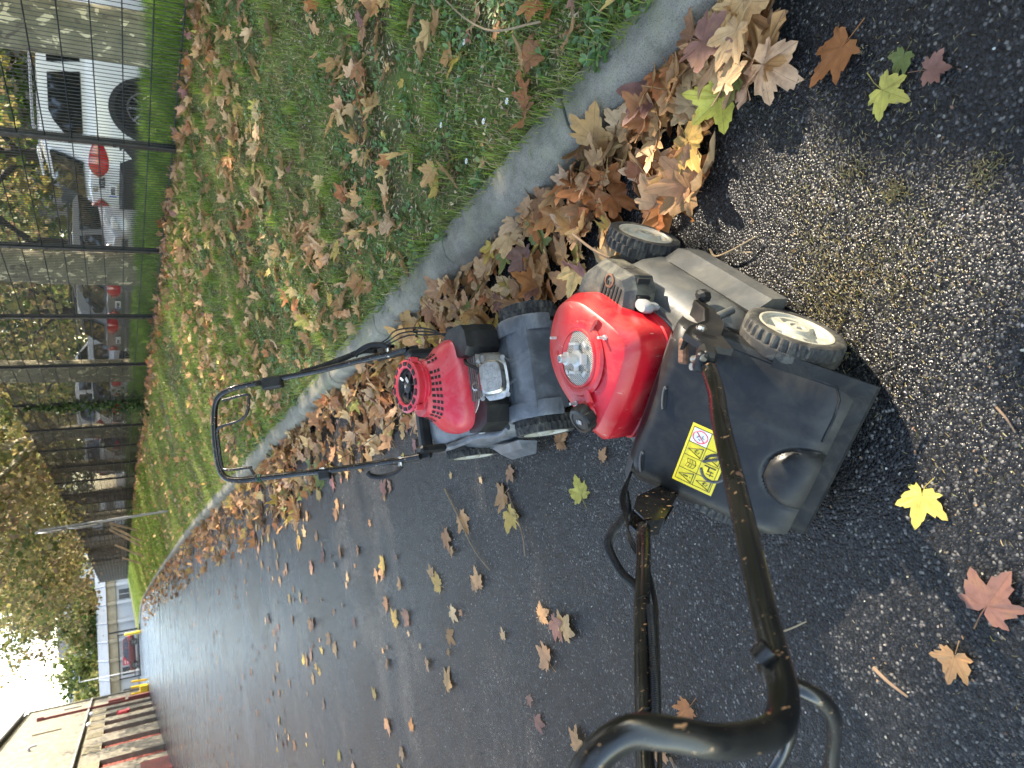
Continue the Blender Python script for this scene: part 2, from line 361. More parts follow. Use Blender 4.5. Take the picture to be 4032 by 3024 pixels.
k_ = 0; cx_, cy_ = lawn_pts(2100, .9, 9, 1.45, lambda x, y: (vnoise(x, y, 3.3, 8) + .75 * np.exp(-((x - 1.5) / .5) ** 2) + .45 * (y < 3.4)) > .05, -.012, .97)
rep = rng.integers(7, 16, len(cx_)); n = rep.sum(); x = np.repeat(cx_, rep); y = np.repeat(cy_, rep); ang = rng.uniform(0, 6.28, n); of = rng.uniform(.0, .035, n)
x = x + np.cos(ang) * of; y = y + np.sin(ang) * of
PW = [ovals(x, y, lawn_z(x, y) + rng.uniform(.004, .03, n), rng.uniform(.016, .036, n), rng.uniform(.010, .021, n), ang + rng.normal(0, .4, n), rng.uniform(-.05, .7, n), pal(WG, n))]
x, y = lawn_pts(26000, 1.0, 14, 1.3, lambda x, y: vnoise(x, y, 3.3, 8) + rng.normal(0, .3, len(x)) > .0, 0, .97); n = len(x)
PW.append(ovals(x, y, lawn_z(x, y) + rng.uniform(.002, .02, n), rng.uniform(.007, .016, n), rng.uniform(.005, .011, n), rng.uniform(0, 6.28, n), rng.uniform(-.1, .6, n), pal(WG, n)))
V, F, T = cat(PW); tag(link('weeds', npmesh('weeds', V, F, 'weed_leaf', {'tint': T})), 'low clover and rosette weeds covering the lawn beside the kerb', 'weeds', kind='stuff')
# thatch and torn leaf crumbs on the lawn
BR = [(.38, .26, .14), (.48, .36, .21), (.28, .17, .09), (.16, .10, .06), (.55, .44, .28), (.42, .25, .12)]
x, y = lawn_pts(42000, .9, 9, 1.3); n = len(x)
PT = [ovals(x, y, lawn_z(x, y) + rng.uniform(.0, .012, n), rng.uniform(.010, .036, n), rng.uniform(.003, .014, n), rng.uniform(0, 6.28, n), rng.normal(0, .25, n), pal(BR, n, .3))]
x, y = lawn_pts(6000, 8, 30, 1.3); n = len(x)
PT.append(ovals(x, y, lawn_z(x, y) + rng.uniform(.0, .02, n), rng.uniform(.03, .08, n), rng.uniform(.01, .03, n), rng.uniform(0, 6.28, n), rng.normal(0, .3, n), pal(BR, n, .3)))
V, F, T = cat(PT); tag(link('leaf_crumbs', npmesh('leaf_crumbs', V, F, 'litter', {'tint': T})), 'dry brown thatch and crumbled leaf bits scattered over the lawn', 'litter', kind='stuff')
# daisies: a few tiny white flowers in the weeds
simple('petal', (.8, .8, .76), .6); simple('daisy_eye', (.7, .5, .05), .6)
def daisy(x, y):
    z = float(lawn_z(np.array(x), np.array(y))) + .03; r = empty('daisy', (x, y, z), random.random() * 6)
    b = MB()
    for k in range(9):
        a = k * .698; c, s = math.cos(a), math.sin(a); b.add([(c * .002, s * .002, .001), (c * .009 - s * .003, s * .009 + c * .003, .003), (c * .012, s * .012, .002), (c * .009 + s * .003, s * .009 - c * .003, .003)], [(0, 1, 2, 3)])
    b.build('petals', 'petal', r); MB().lathe([(.0035, 0), (.003, .002), (.001, .003)], n=8, cap1=True).build('flower_eye', 'daisy_eye', r)
    b = MB().cyl((0, 0, -.03), (0, 0, 0), .0008, n=5); b.build('stem', 'grass_stem', r)
    return tag(r, 'tiny white daisy flower among the weeds of the lawn', 'flower', 'daisies in the lawn')
simple('grass_stem', (.08, .14, .03), .6)
for p in ((1.47, 2.03), (1.44, 1.86), (1.62, 2.3), (1.75, 1.98), (1.42, 2.22), (2.1, 2.2)): daisy(*p)
# ------------------------------------------------------------------ mower materials
DUST = (.30, .26, .18)
simple('black_plastic', (.010, .0105, .0115), .40, var=.3, spec=.28, dirt=(.040, .037, .029), da=.6, ds=13, bump=.08, bs=220)
simple('black_paint', (.008, .008, .008), .22, var=.2, dirt=(.06, .055, .045), da=.25, ds=16, scratch=((.38, .21, .11), (40, 40, 14), 3.6, .655), rv=.08)
simple('black_rubber', (.012, .012, .012), .7, var=.3, spec=.25, dirt=(.05, .046, .036), da=.6, ds=26, bump=.15)
simple('tyre_rubber', (.018, .0175, .017), .75, var=.3, dirt=(.14, .13, .10), da=.7, ds=26, bump=.25, bs=120)
simple('rim_cream', (.40, .375, .30), .5, var=.1, dirt=(.25, .22, .15), da=.55, ds=16)
simple('deck_grey', (.055, .058, .058), .42, var=.25, dirt=(.17, .16, .125), da=.5, ds=9, bump=.1, bs=90)
simple('deck_light', (.075, .083, .092), .38, var=.3, dirt=(.24, .25, .26), da=.6, ds=9, bump=.12, bs=60)
simple('red_plastic', (.46, .007, .016), .36, var=.1, dirt=(.44, .10, .075), da=.7, ds=9, bump=.04, scratch=((.55, .30, .24), (6, 40, 6), 3.0, .68))
simple('red_shell', (.50, .012, .030), .36, var=.08, dirt=(.52, .17, .17), da=.55, ds=8)
simple('zinc', (.50, .49, .46), .38, metal=.5, var=.15)
simple('dull_steel', (.09, .09, .09), .45, metal=.4)
simple('bare_metal', (.48, .46, .42), .32, metal=1, var=.25, dirt=(.16, .12, .08), da=.6, ds=40)
simple('cast_alloy', (.34, .32, .29), .48, metal=.85, var=.2, dirt=(.09, .075, .05), da=.6, ds=22, bump=.15, bs=140)
simple('rusty_steel', (.12, .058, .034), .75, metal=.2, var=.4, dirt=(.24, .13, .08), da=.7, ds=40, bump=.3)
simple('grey_plastic', (.30, .30, .30), .5, dirt=(.2, .18, .14), da=.4)
simple('sticker_yellow', (.75, .56, .03), .45, var=.04, dirt=(.35, .28, .08), da=.35, ds=30)
simple('sticker_black', (.012, .012, .012), .5); simple('sticker_white', (.75, .74, .72), .5); simple('sticker_red', (.5, .03, .04), .5)
simple('dark_gap', (.006, .006, .006), .8)  # near-black; the shade inside slots and openings is put into this colour
simple('muffler_paint', (.035, .035, .032), .5, var=.3, dirt=(.24, .22, .16), da=.8, ds=12, bump=.1)
def perforated():
    m, nt, b = nodes_of('perforated_steel'); c = objco(nt)
    mp = N(nt, 'ShaderNodeMapping'); mp.inputs['Scale'].default_value = (1, 1, 0); nt.links.new(c, mp.inputs[0])
    v = N(nt, 'ShaderNodeTexVoronoi'); v.inputs['Scale'].default_value = 230; v.inputs['Randomness'].default_value = .12; nt.links.new(mp.outputs[0], v.inputs['Vector'])
    r = ramp(nt, v.outputs['Distance'], [(.36, (.015, .014, .012, 1)), (.42, (.50, .48, .43, 1))])
    nt.links.new(r.outputs[0], b.inputs['Base Color']); r2 = ramp(nt, v.outputs['Distance'], [(.36, g3(0)), (.42, g3(.75))])
    nt.links.new(r2.outputs[0], b.inputs['Metallic']); b.inputs['Roughness'].default_value = .4
    bumpn(nt, b, r2.outputs[0], .6, .002)
perforated()
# ------------------------------------------------------------------ wheel
def wheel(root, c, r, w, out, lugs=30, style=0):
    """a mower wheel, axle along y, outer face towards out (+1/-1)"""
    n = lugs * 4; h = w / 2
    prof = [(.70 * r, h * .78), (.78 * r, h * .98), (.90 * r, h), (.965 * r, h * .93), (.985 * r, h * .80), (r, h * .55), (r, h * .06), (.985 * r, 0), (r, -h * .06), (r, -h * .55), (.985 * r, -h * .80), (.95 * r, -h), (.80 * r, -h), (.70 * r, -h * .8)]
    def fn(i, k, rr, hh):
        q = i % 4
        if style == 0 and k in (3, 4, 5, 6) and q in (2, 3): rr -= r * (.045 if k != 3 else .02)
        if style == 1 and (k in (4, 5, 6) and q in (2, 3) or k in (8, 9, 10) and q in (0, 1)): rr -= r * .055
        return rr, hh * out
    t = MB().lathe(prof, c, 'y', n, fn=fn); wh = t.build('wheel', 'tyre_rubber', root, 40)
    nn = 60
    rp = [(.74 * r, h * .80), (.745 * r, h * .96), (.70 * r, h * .96), (.67 * r, h * .78), (.60 * r, h * .72), (.58 * r, h * .72), (.40 * r, h * .66), (.36 * r, h * .66), (.27 * r, h * .80), (.24 * r, h * 1.04), (.15 * r, h * 1.06), (.14 * r, h * .85), (.001, h * .85)]
    def fr(i, k, rr, hh):
        a = (i / nn * 5) % 1
        if k in (5, 6) and .22 < a < .78: hh -= h * .42
        return rr, hh * out
    rim = MB().lathe(rp, c, 'y', nn, fn=fr).build('rim', 'rim_cream', wh, 35)
    ax = MB().cyl((c[0], c[1] + out * h * .85, c[2]), (c[0], c[1] + out * h * 1.12, c[2]), .07 * r, n=6); ax.cyl((c[0], c[1] + out * h * .84, c[2]), (c[0], c[1] + out * h * .95, c[2]), .11 * r, n=16)
    ax.build('axle_bolt', 'rim_cream', wh, 40)
    MB().lathe([(.70 * r, -h * .8 * out), (.6 * r, -h * .5 * out), (.001, -h * .4 * out)], c, 'y', 24).build('wheel_back', 'black_plastic', wh, 40)
    return wh
def outline(pts, n=44):
    """smooth closed outline through hand-set points -> n points equally spaced"""
    P = [Vector((*p, 0)) for p in pts]; m = len(P); d = []
    for i in range(m):
        p0, p1, p2, p3 = P[i - 1], P[i], P[(i + 1) % m], P[(i + 2) % m]
        for k in range(12):
            t = k / 12; d.append(.5 * ((2 * p1) + (p2 - p0) * t + (2 * p0 - 5 * p1 + 4 * p2 - p3) * t * t + (3 * p1 - p0 - 3 * p2 + p3) * t ** 3))
    L = [0]
    for i in range(len(d)): L.append(L[-1] + (d[(i + 1) % len(d)] - d[i]).length)
    out = []
    for k in range(n):
        s = L[-1] * k / n; i = max(j for j in range(len(d)) if L[j] <= s); t = (s - L[i]) / max(1e-9, L[i + 1] - L[i]); q = d[i].lerp(d[(i + 1) % len(d)], t); out.append((q.x, q.y))
    return out
def sup(cx, cy, a, b, e, n=56, fy=None):
    o = []
    for k in range(n):
        t = 2 * math.pi * k / n; c, s = math.cos(t), math.sin(t)
        x = cx + a * math.copysign(abs(c) ** (2 / e), c); y = b * math.copysign(abs(s) ** (2 / e), s)
        o.append((x, cy + y * (fy(x) if fy else 1)))
    return o
def sst(a, b, x): t = min(1, max(0, (x - a) / (b - a))); return t * t * (3 - 2 * t)
def bolt(b, p, ax, r=.006, h=.006):
    p = Vector(p); ax = Vector(ax).normalized(); b.cyl(p - ax * .002, p + ax * .0015, r * 1.7, n=14); b.cyl(p, p + ax * h, r, n=6)
# ================================================================== NEAR MOWER
def near_mower():
    root = empty('lawn_mower', (.158, 1.185, 0), R(45))
    tag(root, 'dirty red lawn mower with black rear door and yellow sticker, nearest the camera', 'lawn mower', 'old lawn mowers on the road')
    for s in (-1, 1):
        wheel(root, (0, .224 * s if s < 0 else .185, .108), .109, .056, s, 36, 0); wheel(root, (.575, .230 * s, .100), .101, .052, s, 30, 1)
    # deck
    fy = lambda x: 1 - .20 * sst(.46, .53, x) - .22 * (1 - sst(.06, .14, x))
    spec = [(.045, .385, .238, 5), (.06, .385, .240, 5), (.065, .378, .234, 5), (.12, .372, .232, 4.5), (.16, .355, .226, 4), (.19, .33, .212, 3.6), (.212, .295, .192, 3.2), (.222, .262, .176, 3), (.224, .250, .168, 3), (.236, .245, .164, 3), (.238, .235, .156, 3)]
    d = MB().loft([[(x, y, z + .012 * math.exp(-((x - .33) / .12) ** 2) * sst(.1, .2, abs(y)) * (z > .1)) for x, y in sup(.335, 0, a, b, e, 72, fy)] for z, a, b, e in spec], True, True)
    deck = d.build('deck', 'deck_grey', root, 38)
    # scroll hump down the right side, and the ridge that runs round it
    hp = []
    for t in range(9):
        u = t / 8; x = .13 + .34 * u; rad = .082 * math.sin(math.pi * (.12 + .80 * u)) ** .6
        hp.append([(x + .03 * math.sin(a) * (u - .5), -.165 - rad * .62 * math.sin(a * .5) * 1.25, .105 + rad * 1.7 * math.cos(a * .5) * .92) for a in [math.pi * k / 10 for k in range(11)]])
    MB().loft(hp, True, True, False).build('deck_scroll', 'deck_grey', deck, 50)
    lp_ = bez([(.205, -.125, .246), (.165, -.135, .252), (.135, -.155, .256), (.122, -.185, .250), (.120, -.215, .225), (.120, -.236, .180)], 6); MB().tube(lp_, .009, 8).build('scroll_lip', 'deck_grey', deck, 60)
    sk = MB()
    for x0, x1, zz in ((.105, .455, 0),):
        prof = [(-.222, .045), (-.228, .128), (-.236, .134), (-.262, .098), (-.270, .088), (-.272, .038), (-.255, .036)]
        sk.loft([[(x0 + (.0 if p[1] > .05 else 0), p[0], p[1]) for p in prof], [(x1 - .05, p[0], p[1]) for p in prof], [(x1, p[0] + .012, p[1] * .93) for p in prof]])
    sk.build('side_skirt', 'deck_grey', root, 30)
    b = MB(); b.box((.50, -.205, .12), (.05, .04, .05), bev=.008); b.box((.575, -.19, .12), (.08, .05, .03), bev=.006); b.box((.575, .19, .12), (.08, .05, .03), bev=.006); b.cyl((.575, -.2, .095), (.575, .2, .095), .008)
    b.build('axle', 'black_plastic', root, 30); MB().cyl((0, -.2, .105), (0, .2, .105), .008).build('axle', 'black_plastic', root, 30)
    b = MB(); b.loft([[(x, y, z) for x, y in sup(.335, 0, a, bb, 3, 56)] for z, a, bb in ((.236, .236, .158), (.246, .230, .152), (.246, .205, .13), (.236, .20, .125))], False, False); b.build('deck_rim', 'deck_grey', deck, 40)
    # engine base under the shroud
    MB().loft([[(x, y, z) for x, y in sup(.335, 0, .16, .125, 3, 32)] for z in (.235, .27)]).build('engine_block', 'dark_gap', root, 40)
    # red shroud
    top = [(.168, -.085), (.176, -.118), (.200, -.140), (.24, -.149), (.33, -.153), (.42, -.147), (.492, -.105), (.506, -.03), (.478, .06), (.40, .118), (.30, .148), (.235, .163), (.205, .163), (.188, .150), (.176, .10), (.164, .0)]
    O = outline(top, 60); cxx, cyy = .325, -.005
    def ring(k, z, dz=0, sh=0): return [(cxx + (x - cxx) * k + sh, cyy + (y - cyy) * k, z + dz * (x - .33)) for x, y in O]
    rr = [ring(1.0, .236, 0, .016), ring(1.0, .266, 0, .012), ring(.978, .269, 0, .012), ring(.972, .273, 0, .011), ring(.968, .31, 0, .006), ring(.962, .348, .03, .002), ring(.952, .354, .03, .001), ring(.835, .386, .05), ring(.80, .389, .05), ring(.64, .396, .05), ring(.50, .399, .04)]
    sh = MB().loft(rr, False, True).build('engine_cover', 'red_plastic', root, 28)
    # broad bevel along the right shoulder, raised collar, starter mesh
    cz = .401
    col = MB().lathe([(.095, -.006), (.090, .001), (.082, .003), (.074, .0), (.071, .004), (.067, .004), (.066, -.004)], (.325, -.01, cz), 'z', 48); col.build('collar', 'red_plastic', sh, 40)
    for ang in (20, 140, 262):
        a = R(ang); c, s = math.cos(a), math.sin(a)
        MB().loft([[(.325 + c * q - s * w, -.01 + s * q + c * w, cz + h) for q, w, h in ((.085, -.010, .0), (.085, .010, .0), (.118, .008, -.006), (.118, -.008, -.006))], [(.325 + c * q - s * w, -.01 + s * q + c * w, cz + h) for q, w, h in ((.085, -.007, .006), (.085, .007, .006), (.114, .006, .002), (.114, -.006, .002))]]).build('boss', 'red_plastic', sh, 30)
    MB().lathe([(.067, 0), (.001, .001)], (.325, -.01, cz + .0015), 'z', 40).build('starter_screen', 'perforated_steel', root)
    hb = MB(); H = cz + .002
    hb.lathe([(.022, 0), (.022, .006), (.013, .008), (.013, .030), (.016, .031), (.016, .036), (.010, .037), (.010, .052), (.007, .054), (.007, .050), (.001, .050)], (.325, -.01, H), 'z', 20)
    for a, rr_ in ((25, .036), (115, .034), (205, .036), (300, .035)):
        A = R(a); m = Matrix.Rotation(A, 3, 'Z'); p = Vector((.325, -.01, H + .008)) + m @ Vector((rr_, 0, 0)); hb.box(p, (.006, .026, .016), m); hb.box(p + m @ Vector((-.010, 0, -.005)), (.022, .018, .004), m)
    for a, rr_ in ((70, .052), (250, .050), (160, .05)):
        A = R(a); m = Matrix.Rotation(A, 3, 'Z'); hb.box(Vector((.325, -.01, H + .003)) + m @ Vector((rr_, 0, 0)), (.008, .014, .008), m)
    hb.build('starter_hub', 'zinc', root, 30)
    for x, y, z in ((.430, -.012, .398), (.262, -.098, .388), (.292, .100, .389)):
        st = MB(); st.cyl((x, y, z - .004), (x, y, z + .024), .0036, n=10); st.cyl((x, y, z - .002), (x, y, z + .007), .0068, n=6); st.cyl((x, y, z - .003), (x, y, z - .001), .010, n=16)
        st.build('stud', 'zinc', root, 30)
    # fuel cap on its neck
    m = Matrix.Rotation(R(-24), 4, 'X') @ Matrix.Rotation(R(-14), 4, 'Y'); fc = MB()
    def fl(i, k, r_, h_): return (r_ * (.90 if (i % 10) in (0, 1, 2) and k in (1, 2) else 1), h_)
    fc.lathe([(.030, -.004), (.036, .002), (.036, .026), (.032, .031), (.024, .032), (.023, .030), (.001, .030)], n=60, fn=fl, cap0=True)
    fc.v = [tuple((m @ Vector(p)) + Vector((.246, .106, .386))) for p in fc.v]; cap = fc.build('fuel_cap', 'black_plastic', root, 35)
    ic = MB(); ic.box((-.004, -.001, .0315), (.010, .012, .002)); ic.box((.0055, .001, .0315), (.002, .010, .002)); ic.box((.003, .0065, .0315), (.006, .002, .002)); ic.v = [tuple((m @ Vector(p)) + Vector((.246, .106, .386))) for p in ic.v]; ic.build('pump_symbol', 'grey_plastic', cap)
    nk = MB().lathe([(.050, -.06), (.044, -.03), (.036, -.012), (.032, .0)], n=30); nk.v = [tuple((m @ Vector(p)) + Vector((.246, .106, .386))) for p in nk.v]; nk.build('fuel_neck', 'red_plastic', sh, 50)
    # muffler guard
    mg = MB(); q = [(.300, -.118), (.318, -.196), (.345, -.222), (.470, -.215), (.520, -.165), (.525, -.11)]; q2 = [(.315, -.118), (.330, -.184), (.352, -.203), (.462, -.198), (.505, -.155), (.51, -.11)]
    mg.loft([[(x, y, .236) for x, y in q], [(x, y, .292) for x, y in q], [(x, y, .318) for x, y in q2]]); g = mg.build('muffler_guard', 'muffler_paint', root, 25)
    for k in range(6): MB().box((.345 + k * .014, -.165, .3185), (.0055, .040, .003)).build('guard_slot', 'dark_gap', g)
    for k in range(5): MB().box((.330 + k * .016, -.2135, .272), (.007, .012, .036), Matrix.Rotation(R(8), 3, 'Z')).build('guard_slot', 'dark_gap', g)
    for k in range(4): MB().box((.306 + k * .001, -.135 - k * .015, .275), (.012, .006, .035)).build('guard_slot', 'dark_gap', g)
    ex = MB().lathe([(.017, -.002), (.018, .004), (.013, .005), (.012, -.004), (.001, -.004)], (.395, -.186, .317), 'z', 24); ex.build('exhaust_ring', 'rusty_steel', g, 40)
    dp = MB(); dp.loft([[(.285 + x * k, -.168 + y * k, z) for x, y in sup(0, 0, .024, .014, 2.4, 24)] for z, k in ((.250, .6), (.268, .7), (.276, 1), (.292, 1), (.298, .8))]); dp.build('dipstick_cap', 'grey_plastic', root, 40)
    # rear discharge door
    def door(y, v, off=0):
        s = v; x = .125 - .320 * s; z = .336 - .222 * s; n = Vector((-.57, 0, .82))
        e = abs(y) / .205; drop = .030 * max(0, e - .72) ** 2 / .08 + .012 * max(0, s - .86) ** 2 / .02 + .030 * max(0, .10 - s) ** 2 / .01
        bow = .010 * math.sin(math.pi * min(1, max(0, s))) * (1 - e * e * .6)
        d2 = ((y - .026) / .070) ** 2 + ((s - .955) / .205) ** 2
        dome = .030 * max(0, 1 - d2) ** .5 - .004 * math.exp(-((d2 - 1.1) / .12) ** 2)
        rib = .0025 * math.exp(-((y + .075) / .012) ** 2) * sst(.3, .5, s)
        p = Vector((x, y, z)) + n * (bow - drop + dome + rib + off); return p
    nu, nv = 96, 80; V = []; F = []
    for j in range(nv + 1):
        v = j / nv
        for i in range(nu + 1):
            hw0 = -.205 + .012 * max(0, .25 - v) * 4; hw1 = .236 + .012 * math.sin(math.pi * v) - .060 * sst(.60, 1, v)
            c0 = max(0, v - .86) / .14; y = hw0 + (hw1 - hw0) * i / nu
            V.append(door(y * (1 - .05 * c0 * c0 * (1 if abs(y) > .1 else 0)), v))
    for j in range(nv):
        for i in range(nu): a = j * (nu + 1) + i; F.append((a, a + 1, a + nu + 2, a + nu + 1))
    b = MB(); b.add(V, F); edge = [i for i in range(nu + 1)] + [j * (nu + 1) + nu for j in range(1, nv + 1)] + [nv * (nu + 1) + i for i in range(nu - 1, -1, -1)] + [j * (nu + 1) for j in range(nv - 1, 0, -1)]
    eo = len(b.v); b.v += [tuple(Vector(b.v[i]) - Vector((-.57, 0, .82)) * (.034 if b.v[i][1] < .15 else .060) + Vector((0, .004 if b.v[i][1] > 0 else -.004, 0))) for i in edge]; m_ = len(edge)
    b.f += [(edge[k], eo + k, eo + (k + 1) % m_, edge[(k + 1) % m_]) for k in range(m_)]
    dr = b.build('discharge_door', 'black_plastic', root, 50)
    lip = [door(-.193, v, .001) for v in [k / 20 for k in range(1, 19)]] + [door(-.185 + .012 * k, .935 + .004 * min(k, 4), .001) for k in range(1, 10)]
    MB().tube(lip, .0025, 6).build('door_lip', 'black_plastic', dr, 60)
    fl_ = MB(); rows = []
    for k in range(7):
        t = k / 6; rows.append([(-.05 - .158 * t, y, .205 - .118 * t - .010 * t * t + zo) for y in (-.222, -.10, .0, .09, .155 - .0 * t) for zo in (0,)])
    fl_.loft(rows, False, False, False); fl_.loft([[(p[0] + .003, p[1], p[2] - .005) for p in r_] for r_ in rows], False, False, False)
    fl_.loft([[(p[0], p[1], p[2] - .0025 + z_) for z_ in (-.0035, .0035)] for p in rows[-1]], False, False, False)
    fl_.build('rubber_flap', 'black_rubber', root, 60)
    hs = MB(); lp = MB()
    for y0 in (-.030, .146):
        P_ = [door(y0 + .030 * math.cos(t) * .9 + .006 * math.sin(t), .10 + .030 * math.cos(t) * .5 + .016 * math.sin(t), .002) for t in [2 * math.pi * k / 20 for k in range(20)]]
        MB().add(P_, [tuple(range(20))]).build('door_slot', 'dark_gap', dr); MB().tube([Vector(p) + Vector((0, 0, .001)) for p in P_[9:20]], .0028, 6).build('slot_lip', 'dull_steel', dr, 60)
    # yellow warning sticker
    def stk(u, v, off): return door(-.008 + .155 * u, (.125 - (.030 - .078 * v)) / .320, off)   # u along the long side (left), v down
    def poly(P_, name, mat, par, off, tube=None):
        b = MB()
        if tube: b.tube([stk(*p, off) for p in P_] + [stk(*P_[0], off), ], tube, 4, False)
        else: b.add([stk(*p, off) for p in P_], [tuple(range(len(P_)))])
        return b
    gN = 12; b = MB(); V = []; F = []
    rc = .05
    for j in range(gN + 1):
        for i in range(gN + 1):
            V.append(stk(i / gN, j / gN, .0014))
    for j in range(gN):
        for i in range(gN): a = j * (gN + 1) + i; F.append((a, a + 1, a + gN + 2, a + gN + 1))
    b.add(V, F); sk_ = b.build('warning_sticker', 'sticker_yellow', root, 60)
    lines = MB(); T = .0007
    def ln(P_, t=T, close=False): lines.tube([stk(*p, .0024) for p in (P_ + [P_[0]] if close else P_)], t, 4)
    for v in (.06, .5, .93): ln([(.05, v), (.95, v)])
    for u in (.05, .30, .52, .75, .95): ln([(u, .06), (u, .93)])
    def tri(uc, vc, s=.085): ln([(uc + s * 1.0, vc + .16), (uc + s * 1.0, vc - .16), (uc - s * 1.05, vc)], .0012, True)
    def tri2(uc, vc): ln([(uc - .075, vc + .17), (uc + .085, vc + .17), (uc + .005, vc - .17)], .0012, True)
    for uc, vc in ((.85, .28), (.85, .72), (.41, .28), (.41, .72)): tri2(uc, vc)
    ln([(.855, .22), (.855, .34)], .0012); ln([(.855, .385), (.855, .40)], .0014)
    for uc, vc in ((.855, .75), (.415, .31), (.415, .75)):
        ln([(uc - .03, vc + .04), (uc, vc - .04), (uc + .02, vc + .03)]); ln([(uc - .01, vc + .08), (uc + .03, vc + .05)]); ln([(uc - .03, vc), (uc + .03, vc - .02)])
    ln([(.57, .18), (.635, .22), (.70, .18), (.70, .38), (.635, .42), (.57, .38)], T, True); ln([(.635, .22), (.635, .42)]); ln([(.585, .25), (.62, .27)]); ln([(.65, .27), (.69, .25)]); ln([(.585, .31), (.62, .33)]); ln([(.65, .33), (.69, .31)])
    lines.box(stk(.60, .72, .002), (.0035, .014, .001)); ln([(.66, .62), (.70, .62)], .0012); ln([(.62, .80), (.70, .80)], .0010); ln([(.63, .70), (.63, .86)], .0009); ln([(.68, .70), (.68, .88)], .0009); ln([(.56, .6), (.56, .88)], .0016)
    lines.build('sticker_symbols', 'sticker_black', sk_)
    w_ = MB(); w_.add([stk(u, v, .0019) for u, v in ((.06, .08), (.29, .08), (.29, .485), (.06, .485))], [(0, 1, 2, 3)]); w_.build('white_panel', 'sticker_white', sk_)
    rd = MB(); rd.tube([stk(.175 + .095 * math.cos(a), .28 + .175 * math.sin(a), .003) for a in [2 * math.pi * k / 24 for k in range(25)]], .0011, 5, False); rd.tube([stk(.175 + .095 * math.cos(a), .28 + .175 * math.sin(a), .003) for a in (R(45), R(225))], .0011, 5); rd.build('prohibition_ring', 'sticker_red', sk_)
    wi = MB(); 
    for P_ in ([(.13, .20), (.17, .24), (.20, .20)], [(.14, .33), (.18, .33), (.18, .38)], [(.21, .25), (.23, .30)]): wi.tube([stk(*p, .0026) for p in P_], .0008, 4)
    wi.build('ring_marks', 'sticker_black', sk_)
    # black shoulder moulding behind the shroud, brackets
    b = MB(); b.loft([[(.185, y, .236) for y in (-.165, 0, .185)], [(.165, y, .292) for y in (-.160, 0, .190)], [(.140, y, .312) for y in (-.16, 0, .205)], [(.118, y, .318) for y in (-.165, 0, .215)]], False, False, False); b.build('rear_moulding', 'deck_grey', root, 40)
    b = MB(); b.box((.06, 0, .14), (.24, .39, .15), bev=.03); b.build('rear_body', 'black_plastic', root, 30)
    b = MB(); b.prism([(-.045, .325), (-.02, .385), (.03, .392), (.06, .355), (.085, .29), (.15, .235), (.195, .228), (.195, .205), (.14, .210), (.07, .245), (.02, .30)], 'y', -.226, -.212); b.prism([(.03, .388), (.06, .352), (.087, .287), (.152, .232), (.195, .226), (.195, .220), (.148, .224), (.08, .28), (.052, .348), (.028, .380)], 'y', -.226, -.188)
    b.box((.195, -.236, .205), (.034, .026, .034), bev=.008); hbR = b.build('handle_bracket', 'black_plastic', root, 30)
    pl = [(-.055, .345), (-.045, .392), (-.01, .396), (.03, .36), (.06, .25), (.02, .24)]; b = MB(); b.prism(pl, 'y', .190, .194); b.prism(pl, 'y', .232, .236); b.prism([(-.05, .346), (.035, .292), (.035, .287), (-.055, .341)], 'y', .194, .232); b.box((-.052, .213, .366), (.004, .046, .050)); hbL = b.build('handle_bracket', 'black_paint', root, 30)
    b = MB(); bolt(b, (-.028, .213, .338), (-.4, 0, 1), .009, .012); b.build('bracket_bolt', 'rusty_steel', hbL, 30)
    b = MB(); b.box((.060, -.168, .345), (.022, .055, .016), Matrix.Rotation(R(25), 3, 'Z'), bev=.004); b.build('release_lever', 'rusty_steel', hbR, 30)
    b = MB(); b.box((-.052, -.212, .398), (.055, .046, .034), Matrix.Rotation(R(35), 3, 'Y'), bev=.008); b.box((-.062, -.212, .42), (.020, .04, .022), Matrix.Rotation(R(35), 3, 'Y'), bev=.004); b.build('clamp_knob', 'black_plastic', hbR, 30)
    b = MB(); b.cyl((-.072, -.225, .425), (-.04, -.205, .418), .007, n=10); b.build('clamp_bolt', 'bare_metal', hbR, 30); b = MB(); bolt(b, (.03, -.236, .35), (0, -1, 0), .007, .006); b.build('bracket_bolt', 'bare_metal', hbR, 30); MB().cyl((.02, -.15, .30), (.025, -.15, .345), .008, n=12).build('hinge_pin', 'bare_metal', hbR, 40)
    # handle: two tubes that rise to the cross bar
    hR = [(.02, -.207, .345), (-.05, -.207, .392), (-.085, -.206, .415), (-.16, -.203, .462), (-.26, -.205, .540), (-.49, -.205, .702), (-.60, -.205, .781), (-.66, -.205, .822), (-.700, -.205, .852), (-.722, -.205, .890), (-.715, -.205, .945), (-.695, -.205, .985), (-.678, -.200, 1.018), (-.676, -.175, 1.048), (-.690, -.13, 1.068), (-.71, -.06, 1.085), (-.72, .0, 1.09), (-.71, .06, 1.085), (-.69, .13, 1.068), (-.676, .175, 1.048), (-.678, .20, 1.018), (-.695, .205, .985), (-.715, .205, .945), (-.722, .205, .890), (-.70, .205, .855), (-.66, .205, .828), (-.51, .205, .728), (-.30, .205, .580), (-.16, .206, .474), (-.085, .208, .418), (-.045, .215, .385)]
    path = bez(hR, 6); rr = []
    for i, p in enumerate(path): rr.append(.0152)
    MB().tube(path, .0152, 14, True, rr).build('handle', 'black_paint', root, 60)
    MB().cyl((-.655, -.222, .835), (-.655, -.208, .843), .012, n=16).build('lever_pivot', 'black_paint', root, 40); MB().cyl((-.655, -.19, .815), (-.655, -.165, .80), .010, n=14).build('lever_pivot', 'bare_metal', root, 40)
    lv = bez([(-.668, -.175, .80), (-.695, -.172, .775), (-.705, -.14, .745), (-.70, -.06, .69), (-.70, .02, .655), (-.70, .12, .69), (-.69, .18, .76), (-.66, .19, .81)], 6)
